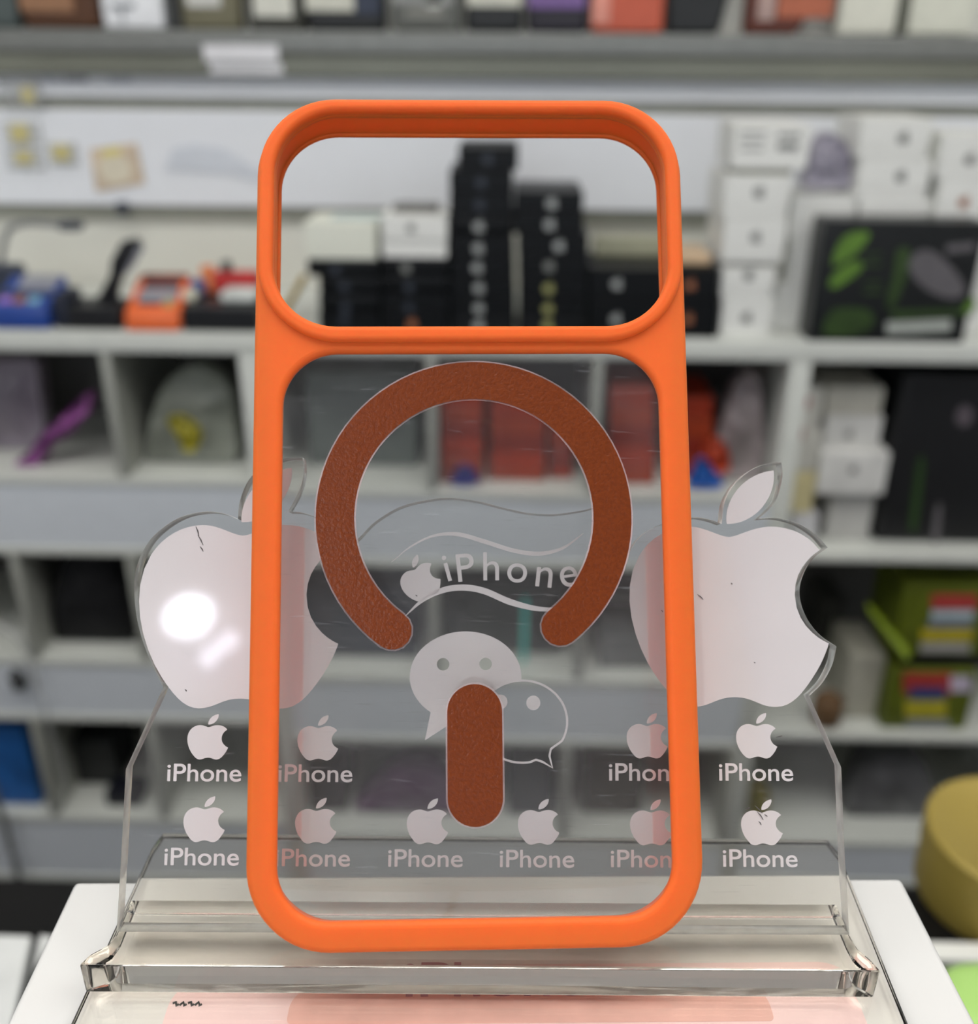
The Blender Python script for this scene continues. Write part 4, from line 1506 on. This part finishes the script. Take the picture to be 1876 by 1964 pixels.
# left unit, third row
cub('blue printed carton in the bottom row at the end', 'carton', 'box', -60, 1392, 62, 1556, f2L, .03, .12, (28, 92, 160), var=.35)
cub('charcoal case in the bottom row beside the blue carton', 'case', 'case', 112, 1420, 226, 1562, f2L, .09, .10, (42, 44, 44))
cub('small navy case at the front of the bottom row', 'case', 'case', 204, 1520, 268, 1562, f2L, .03, .05, (16, 18, 30))
# centre unit, top row
cub('grey green carton in the cubby behind the copper ring', 'carton', 'box', 590, 716, 800, 930, f0C, .10, .12, (96, 104, 100))
GO = 'orange cartons in the middle cubbies'
for c_, (x0, x1, tops_) in enumerate([(846, 926, [905, 873, 842, 810, 780, 748]), (940, 1046, [902, 868, 836, 803, 772]), (1054, 1098, [900, 862, 824])]):
    on = f0C
    for r_, yt in enumerate(tops_):
        on2 = cub('orange carton behind the copper ring, %s in %s' % (ORD[r_] if r_ < len(tops_) - 1 else 'topmost', ['the dusky stack', 'the widest stack', 'the narrow stack'][c_]), 'orange_carton', 'box', x0, yt, x1, yt + 30, None, .035 + .012 * c_, .12, (150, 44, 18) if c_ == 0 else (172, 62, 22), GO, .002, mat('orange_card_%d%d' % (c_, r_ % 3), [(128, 34, 14), (148, 50, 14), (156, 48, 18)][(c_ + r_) % 3], rough=.5, var=.12), on, zbase=f0C)
        on = on2
bag('blue_packet', 'small deep blue packet in front of the orange cartons', [(868, 930), (872, 908), (886, 896), (906, 902), (916, 928)], YF + .012, .015, mat('deep_blue_film', (20, 34, 150), rough=.4), 12, 'packet', z0=f0C)
for c_, (x0, x1, tops_) in enumerate([(1170, 1256, [896, 858, 818, 780, 738]), (1300, 1368, [880, 842, 800, 760])]):
    on = f0C
    for r_, yt in enumerate(tops_):
        on = cub('orange carton, %s in %s' % (ORD[r_] if r_ < len(tops_) - 1 else 'topmost', ['the stack by the copper ring edge', 'the stack outside the case rim'][c_]), 'orange_carton', 'box', x0, yt, x1, yt + 30, None, .04 + .03 * c_, .12, (172, 62, 22), GO, .002, mat('orange_card_%d%d' % (c_ + 1, r_ % 3), (152, 48, 16), rough=.5, var=.12), on, zbase=f0C)
bag('plastic_bag', 'grey and white clear bag leaning by the wide divider', [(1372, 925), (1380, 850), (1400, 780), (1420, 735), (1455, 722), (1468, 800), (1462, 925)], YF + .05, .06, mat('grey_white_film', (150, 140, 140), rough=.35, var=.4, scale=18), 14, z0=f0C)
bag('orange_packet', 'dark orange packet inside the gap beside the clear bag', [(1352, 905), (1356, 850), (1384, 846), (1400, 870), (1398, 905)], YF + .03, .02, mat('dark_orange_film', (190, 74, 44), rough=.4, var=.2), 15, 'packet', z0=None)
bag('blue_packet', 'bright blue packet low beside the orange case edge', [(1322, 934), (1330, 905), (1346, 880), (1368, 900), (1388, 934)], YF + .010, .016, mat('bright_blue_film', (52, 112, 196), rough=.4, var=.1), 16, 'packet', z0=f0C)
# centre unit, second row
cub('dark navy carton in the second row seen beside the chat bubbles', 'carton', 'box', 560, 1120, 800, 1292, f1C, .06, .12, (44, 54, 66))
cub('dark grey carton in the second row behind the chat bubbles', 'carton', 'box', 850, 1118, 1080, 1292, f1C, .08, .12, (54, 58, 58))
cub('grey tray in the second row toward the wide divider', 'carton', 'box', 1150, 1225, 1290, 1292, f1C, .04, .12, (100, 104, 104))
cub('charcoal carton standing in the second row at the right', 'carton', 'box', 1310, 1130, 1470, 1292, f1C, .09, .12, (60, 62, 60))
M_cyan = mat('cyan_glow_tone', (70, 205, 196), rough=.25, var=.1)  # cyan colour stands in for a glowing teal line of light
cub('slim cyan stick standing upright before the dark grey carton', 'stick', 'stick', 1000, 1150, 1011, 1292, f1C, .05, .008, None, None, .002, M_cyan)
# centre unit, third row
bag('plastic_bag', 'dark plum bag lying in the bottom row behind the pill strip', [(690, 1598), (700, 1540), (740, 1500), (800, 1480), (850, 1500), (890, 1560), (900, 1598)], YF + .04, .10, mat('plum_film', (92, 58, 92), rough=.3, var=.3, scale=20), 18, z0=f2C)
cub('black case in the bottom row left of the plum bag', 'case', 'case', 585, 1470, 664, 1602, f2C, .06, .12, (38, 30, 36))
cub('black blue case in the bottom row right of the plum bag', 'case', 'case', 975, 1460, 1060, 1602, f2C, .06, .12, (20, 24, 30))
cub('brown black case in the bottom row past the divider', 'case', 'case', 1120, 1466, 1230, 1602, f2C, .07, .12, (46, 44, 36))
cub('olive yellow packet in the bottom row near the last lettering', 'packet', 'packet', 1440, 1525, 1472, 1602, f2R, .05, .05, (120, 112, 44))
# right unit, top row
GR = 'white boxes in the cubby at the right'
on = f0R
on = cub('grey white carton at the foot of the cubby stack', 'carton', 'box', 1588, 940, 1672, 1050, None, .05, .12, (184, 184, 180), GR, on=on, zbase=f0R)
on = cub('wide white phone box with grey emblem jutting from the cubby stack', 'phone_box', 'box', 1572, 868, 1704, 936, None, .03, .13, (214, 214, 210), GR, on=on, zbase=f0R)
on = cub('white phone box set back over the wide one in the cubby', 'phone_box', 'box', 1582, 798, 1690, 864, None, .05, .12, (204, 204, 200), GR, on=on, zbase=f0R)
on = cub('greyer carton topmost of the cubby stack', 'carton', 'box', 1584, 742, 1694, 795, None, .05, .12, (186, 184, 172), GR, on=on, zbase=f0R)
on = f0R
on = cub('white carton lowest by the wide divider', 'carton', 'box', 1518, 985, 1566, 1048, None, .04, .12, (206, 206, 208), GR, on=on, zbase=f0R)
on = cub('pale yellow carton by the wide divider', 'carton', 'box', 1514, 905, 1564, 968, None, .04, .12, (206, 196, 150), GR, on=on, zbase=f0R)
on = cub('grey white carton with two red dots, lower part', 'carton', 'box', 1516, 826, 1572, 900, None, .04, .12, (196, 195, 186), GR, on=on, zbase=f0R)
on = cub('grey white carton with a red dot, topmost by the divider', 'carton', 'box', 1520, 744, 1576, 822, None, .04, .12, (192, 191, 180), GR, on=on, zbase=f0R)
for px, py, Y in ((1629, 832, .05), (1637, 899, .03)):
    me = apple_mesh(.013, .016, .0004)
    p = at(px, py, YF + Y - .0006)
    me.transform(frame_matrix(p, Vector((1, 0, 0)), Vector((0, 0, 1)), Vector((0, -1, 0))))
    par = [o for o in COL.objects if o.get('label', '').startswith('white phone box set back' if py < 850 else 'wide white phone box')][0]
    finish('emblem', me, M_emb_g, par)
for px, py, key in ((1524, 772, 'grey white carton with a red dot, topmost'), (1520, 832, 'grey white carton with two red')):
    par = [o for o in COL.objects if o.get('label', '').startswith(key)][0]
    p = at(px + (22 if py < 800 else 14), py, YF + .04)
    bm = bmesh.new()
    add_box(bm, (p.x - .006, p.y - .0012, p.z - .009), (p.x + .006, p.y - .0004, p.z + .009), .0003)
    finish('red_dot', bm_mesh('rd', bm), mat('dull_red', (150, 70, 66), rough=.5), par)
[o for o in COL.objects if o.get('label', '').startswith('grey white carton with two red')][0]['label'] = 'grey white carton with red dot just above the pale yellow one'
bb = thing('gear_bag', 'black bag with green piping in the cubby under the green carton', 'bag', tuple(at(1800, 1050, YF + .04)))
Yb = YF + .045
xa, xb = at(1700, 900, Yb).x, at(1960, 900, Yb).x
box('bag_body', (xa, Yb, f0R + .0006), (xb, Yb + .15, zof(1800, 716, Yb)), mat('black_nylon', (10, 11, 14), rough=.55, var=.3, scale=15), bb, .014, 3)
front_print(bb, 'green_piping', [(1744, 1010), (1752, 940), (1762, 880), (1772, 882), (1766, 950), (1756, 1015)], Yb, mat('dark_green', (40, 66, 26), rough=.5), .0012)
front_print(bb, 'grey_piping', [(1786, 1032), (1796, 970), (1806, 972), (1800, 1035)], Yb, M_gprint, .0012)
front_print(bb, 'badge', [(1832, 800), (1846, 776), (1864, 786), (1862, 808), (1846, 818)], Yb, mat('grey_badge', (92, 84, 90), rough=.5), .0012)
# right unit, second row
cub('cream carton low in the cubby beside the lime cartons', 'carton', 'box', 1622, 1258, 1686, 1408, f1R, .05, .12, (178, 176, 162))
cub('dark carton above the cream one, back of the cubby', 'carton', 'box', 1556, 1150, 1600, 1408, f1R, .2, .1, (70, 70, 66))
bm = bmesh.new()
c = atz(1600, 1385, f1R + .03)
lathe(bm, (c.x, YF + .035, f1R + .0006), [(0, 0), (.019, 0), (.024, .006), (.026, .03), (.024, .05), (.018, .056), (.012, .05), (0, .05)], 32)
setp(finish('pot', bm_mesh('pot', bm), mat('brown_clay', (104, 78, 50), rough=.6), None, 50), 'brown rounded pot beside the clear stand edge', 'pot')


def lime_box(label, x0, y0, x1, y1, Y, on, bands):
    xa, xb = at(x0, (y0 + y1) / 2, Y).x, at(x1, (y0 + y1) / 2, Y).x
    zb = zof((x0 + x1) / 2, y0, Y)
    t = thing('lime_carton', label, 'box', ((xa + xb) / 2, Y, on), 0, 'lime printed cartons in the cubby')
    box('carton', (xa, Y, on + .0006), (xb, Y + .13, zb), mat('lime_card', (90, 100, 22), rough=.45, var=.25, scale=20), t, .006)
    for k, (ax, ay, bx2, by, rgb) in enumerate(bands):
        front_print(t, 'colour_band', [(ax, ay), (bx2, ay), (bx2, by), (ax, by)], Y, mat('band_%d_%d_%d' % rgb, rgb, rough=.45, var=.12, scale=30), .0007 + .0002 * k, False)
    return zb


on = lime_box('lime carton with red and yellow bands, lower of the two', 1700, 1286, 1866, 1405, YF + .02, f1R, [(1732, 1270 + 20, 1830, 1330, (168, 58, 52)), (1745, 1318, 1812, 1344, (48, 66, 120)), (1735, 1342, 1815, 1374, (178, 168, 44)), (1738, 1378, 1820, 1396, (140, 144, 142)), (1822, 1296, 1862, 1326, (196, 186, 204))])
cub('black case between the two lime cartons', 'case', 'case', 1730, 1256, 1900, 1284, None, .03, .11, (14, 15, 15), on=on)
on2 = zof(1800, 1256, YF + .03)
lime_box('lime carton with red white and yellow bands, upper of the two', 1726, 1122, 1900, 1254, YF + .026, on2, [(1786, 1140, 1876, 1168, (176, 62, 60)), (1786, 1170, 1868, 1186, (178, 196, 206)), (1780, 1190, 1866, 1204, (120, 126, 140)), (1766, 1206, 1866, 1228, (186, 170, 40)), (1764, 1232, 1860, 1250, (166, 164, 160))])
bm = bmesh.new()
p0, p1 = at(1676, 1180, YF + .045), at(1752, 1262, YF + .012)
tube(bm, [at(1664, 1160, YF + .05), at(1700, 1205, YF + .035), at(1730, 1240, YF + .012), at(1742, 1262, YF + .002)], [.010, .012, .012, .010], 8, 0, .3)
setp(finish('lime_strap', bm_mesh('ls', bm), mat('lime_strap', (120, 140, 20), rough=.5), None, 50), 'lime green strap slanting down left of the lime cartons', 'strap')
# right unit, third row
bag('plastic_bag', 'grey cloudy plastic bag in the bottom cubby beside the gold tin', [(1630, 1610), (1640, 1530), (1665, 1480), (1720, 1458), (1775, 1465), (1800, 1530), (1805, 1612)], YF + .05, .10, mat('cloudy_film', (104, 104, 106), rough=.4, var=.45, scale=18), 21, z0=f2R)

# translucent hanging cable loops at the far left
bm = bmesh.new()
Yk = YF - .012
tube(bm, catmull([at(-20, 1190, Yk), at(40, 1230, Yk), at(75, 1320, Yk), at(96, 1400, Yk), at(120, 1470, Yk), at(124, 1520, Yk), at(116, 1548, Yk)], 6), [.007] * 36 + [.012], 8, 0, .4)
setp(finish('clear_strap', bm_mesh('cs', bm), M_clear, None, 60), 'clear plastic strap hanging in front of the left cubbies', 'strap')
bm = bmesh.new()
tube(bm, catmull([at(-20, 1490, Yk), at(8, 1580, Yk), at(30, 1660, Yk), at(44, 1730, Yk)], 6), .006, 8)
setp(finish('grey_cable', bm_mesh('gc', bm), mat('grey_cable', (104, 104, 102), rough=.5), None, 60), 'grey cable hanging low at the left edge', 'cable')
bm = bmesh.new()
tube(bm, catmull([at(20, 1292, Yk), at(34, 1300, Yk), at(38, 1318, Yk)], 5), .011, 10)
setp(finish('cable_clip', bm_mesh('cc', bm), M_dark, None, 60), 'small dark clip near the clear strap', 'clip')

# ================================================================== LIGHTS
M_panel_e = emit_mat('led_panel', (255, 252, 248), 6.3)
M_rim = mat('lamp_rim', (230, 230, 230), rough=.4)


def panel_light(label, cx, cy, sx, sy):
    t = thing('ceiling_light', label, 'ceiling light', (cx, cy, ZC - .03), 0, 'flat light panels on the ceiling')
    box('lamp_frame', (cx - sx / 2 - .02, cy - sy / 2 - .02, ZC - .025), (cx + sx / 2 + .02, cy + sy / 2 + .02, ZC - .0005), M_rim, t, .003)
    box('diffuser', (cx - sx / 2, cy - sy / 2, ZC - .03), (cx + sx / 2, cy + sy / 2, ZC - .0255), M_panel_e, t, 0)


panel_light('wide light panel over the shop floor at the left', -1.3, .1, 1.0, 1.1)
panel_light('wide light panel over the shop floor at the right', 1.3, .1, 1.0, 1.1)
panel_light('wide light panel between the outer panels', 0, .1, 1.0, 1.1)


# the lamps mirrored in the large left emblem: put them where those sight lines end


def mirror_hit(px, py, z):
    p = hit(px, py, SO, SN)
    d = (p - CAM).normalized()
    r = d - SN * (2 * d.dot(SN))
    return p, r, p + r * ((z - p.z) / r.z)


def on_front(px, py, off=.0):
    p, r, q = mirror_hit(px, py, ZC)
    return p + r * ((YW0 + off - p.y) / r.y)


M_bulb = emit_mat('lamp_bulb', (250, 252, 255), 800)
M_bowl = emit_mat('lamp_bowl', (235, 240, 255), 3)
M_tube = emit_mat('tube_lamp_glow', (238, 240, 255), 2.4)
q = on_front(362, 1180, .12)
sp_ = thing('wall_lamp', 'round bright spot lamp on the wall behind the viewer', 'lamp', (q.x, YW0, q.z))
for nm, prof, m in (('lamp_stem', [(0, 0), (.035, 0), (.035, .02), (.012, .022), (.012, .08), (0, .08)], M_rim),
                    ('lamp_bowl', [(0, .0802), (.04, .0802), (.064, .118), (.062, .119), (.031, .118), (0, .118)], M_bowl),
                    ('bulb', [(0, .1185), (.030, .1185), (.027, .125), (0, .128)], M_bulb)):
    bm = bmesh.new()
    lathe(bm, (0, 0, 0), prof, 40)
    me = bm_mesh(nm, bm)
    me.transform(Matrix.Translation((q.x, YW0, q.z)) @ Matrix.Rotation(-PI / 2, 4, 'X'))
    finish(nm, me, m, sp_, 40)
a, b = on_front(388, 1272, .05), on_front(452, 1217, .05)
tl = thing('tube_lamp', 'short pale tube lamp beside the round spot lamp', 'lamp', (a.x, YW0, a.z))
bm = bmesh.new()
tube(bm, [a, a.lerp(b, .05), a.lerp(b, .95), b], [.012, .021, .021, .012], 20)
finish('glow_tube', bm_mesh('g', bm), M_tube, tl, 60)
bm = bmesh.new()
c_ = a.lerp(b, .5)
add_box(bm, (c_.x - .012, YW0 + .0005, c_.z - .012), (c_.x + .012, YW0 + .030, c_.z + .012), .002)
finish('holder', bm_mesh('h', bm), M_rim, tl, 40)
# invented glowing pane behind the viewer, added as frontal fill on wall and shelves
M_fill = emit_mat('fill_glow', (232, 242, 255), 2.0)
wn = thing('added_fill_window', 'added glowing fill pane, unseen behind the viewer', 'window', (0, YW0, .75))
wn['kind'] = 'structure'
box('fill_pane', (-1.3, YW0 + .0005, .70), (1.3, YW0 + .006, 1.80), M_fill, wn, 0)
for c0, c1 in (((-1.36, .64), (1.36, .70)), ((-1.36, 1.80), (1.36, 1.86)), ((-1.36, .7005), (-1.3, 1.7995)), ((1.3, .7005), (1.36, 1.7995)), ((-.02, .7005), (.02, 1.7995))):
    box('fill_frame', (c0[0], YW0 + .0065, c0[1]), (c1[0], YW0 + .04, c1[1]), M_rim, wn, .002)
# pilasters and panels of the wall behind the viewer
struct('trim_5', (.585, YW0 + .0002, 1.87), (.70, YW0 + .04, ZC), M_beige)
struct('trim_6', (.30, YW0 + .0002, 1.87), (.5845, YW0 + .01, ZC), M_pinkwall)
struct('trim_7', (-.46, YW0 + .0002, 1.87), (-.24, YW0 + .01, ZC), M_pinkwall)
struct('trim_8', (-.36, YW0 + .0105, 1.87), (-.325, YW0 + .03, ZC), M_beige)

# ================================================================== WORLD, CAMERA, VIEW
w = bpy.data.worlds.new('World')
SC.world = w
w.use_nodes = True
w.node_tree.nodes['Background'].inputs['Color'].default_value = (.9, .95, 1, 1)
w.node_tree.nodes['Background'].inputs['Strength'].default_value = .3

cd = bpy.data.cameras.new('Camera')
cam = bpy.data.objects.new('Camera', cd)
COL.objects.link(cam)
cam.matrix_world = frame_matrix(CAM, RT, UP, -FW)
cd.sensor_fit = 'HORIZONTAL'
cd.sensor_width = 36
cd.lens = 36 * F / 1876
cd.clip_start = .01
cd.clip_end = 30
cd.dof.use_dof = True
cd.dof.focus_distance = .1735
cd.dof.aperture_fstop = cd.lens / 3.0
SC.camera = cam
SC.view_settings.view_transform = 'Standard'
SC.view_settings.look = 'None'
SC.view_settings.exposure = -.28
SC.view_settings.gamma = 1
SC.view_settings.use_curve_mapping = False
SC.cycles.use_denoising = True
SC.cycles.blur_glossy = .1
SC.cycles.max_bounces = 14
SC.cycles.transparent_max_bounces = 24
SC.cycles.transmission_bounces = 12
SC.cycles.diffuse_bounces = 5
SC.cycles.glossy_bounces = 5
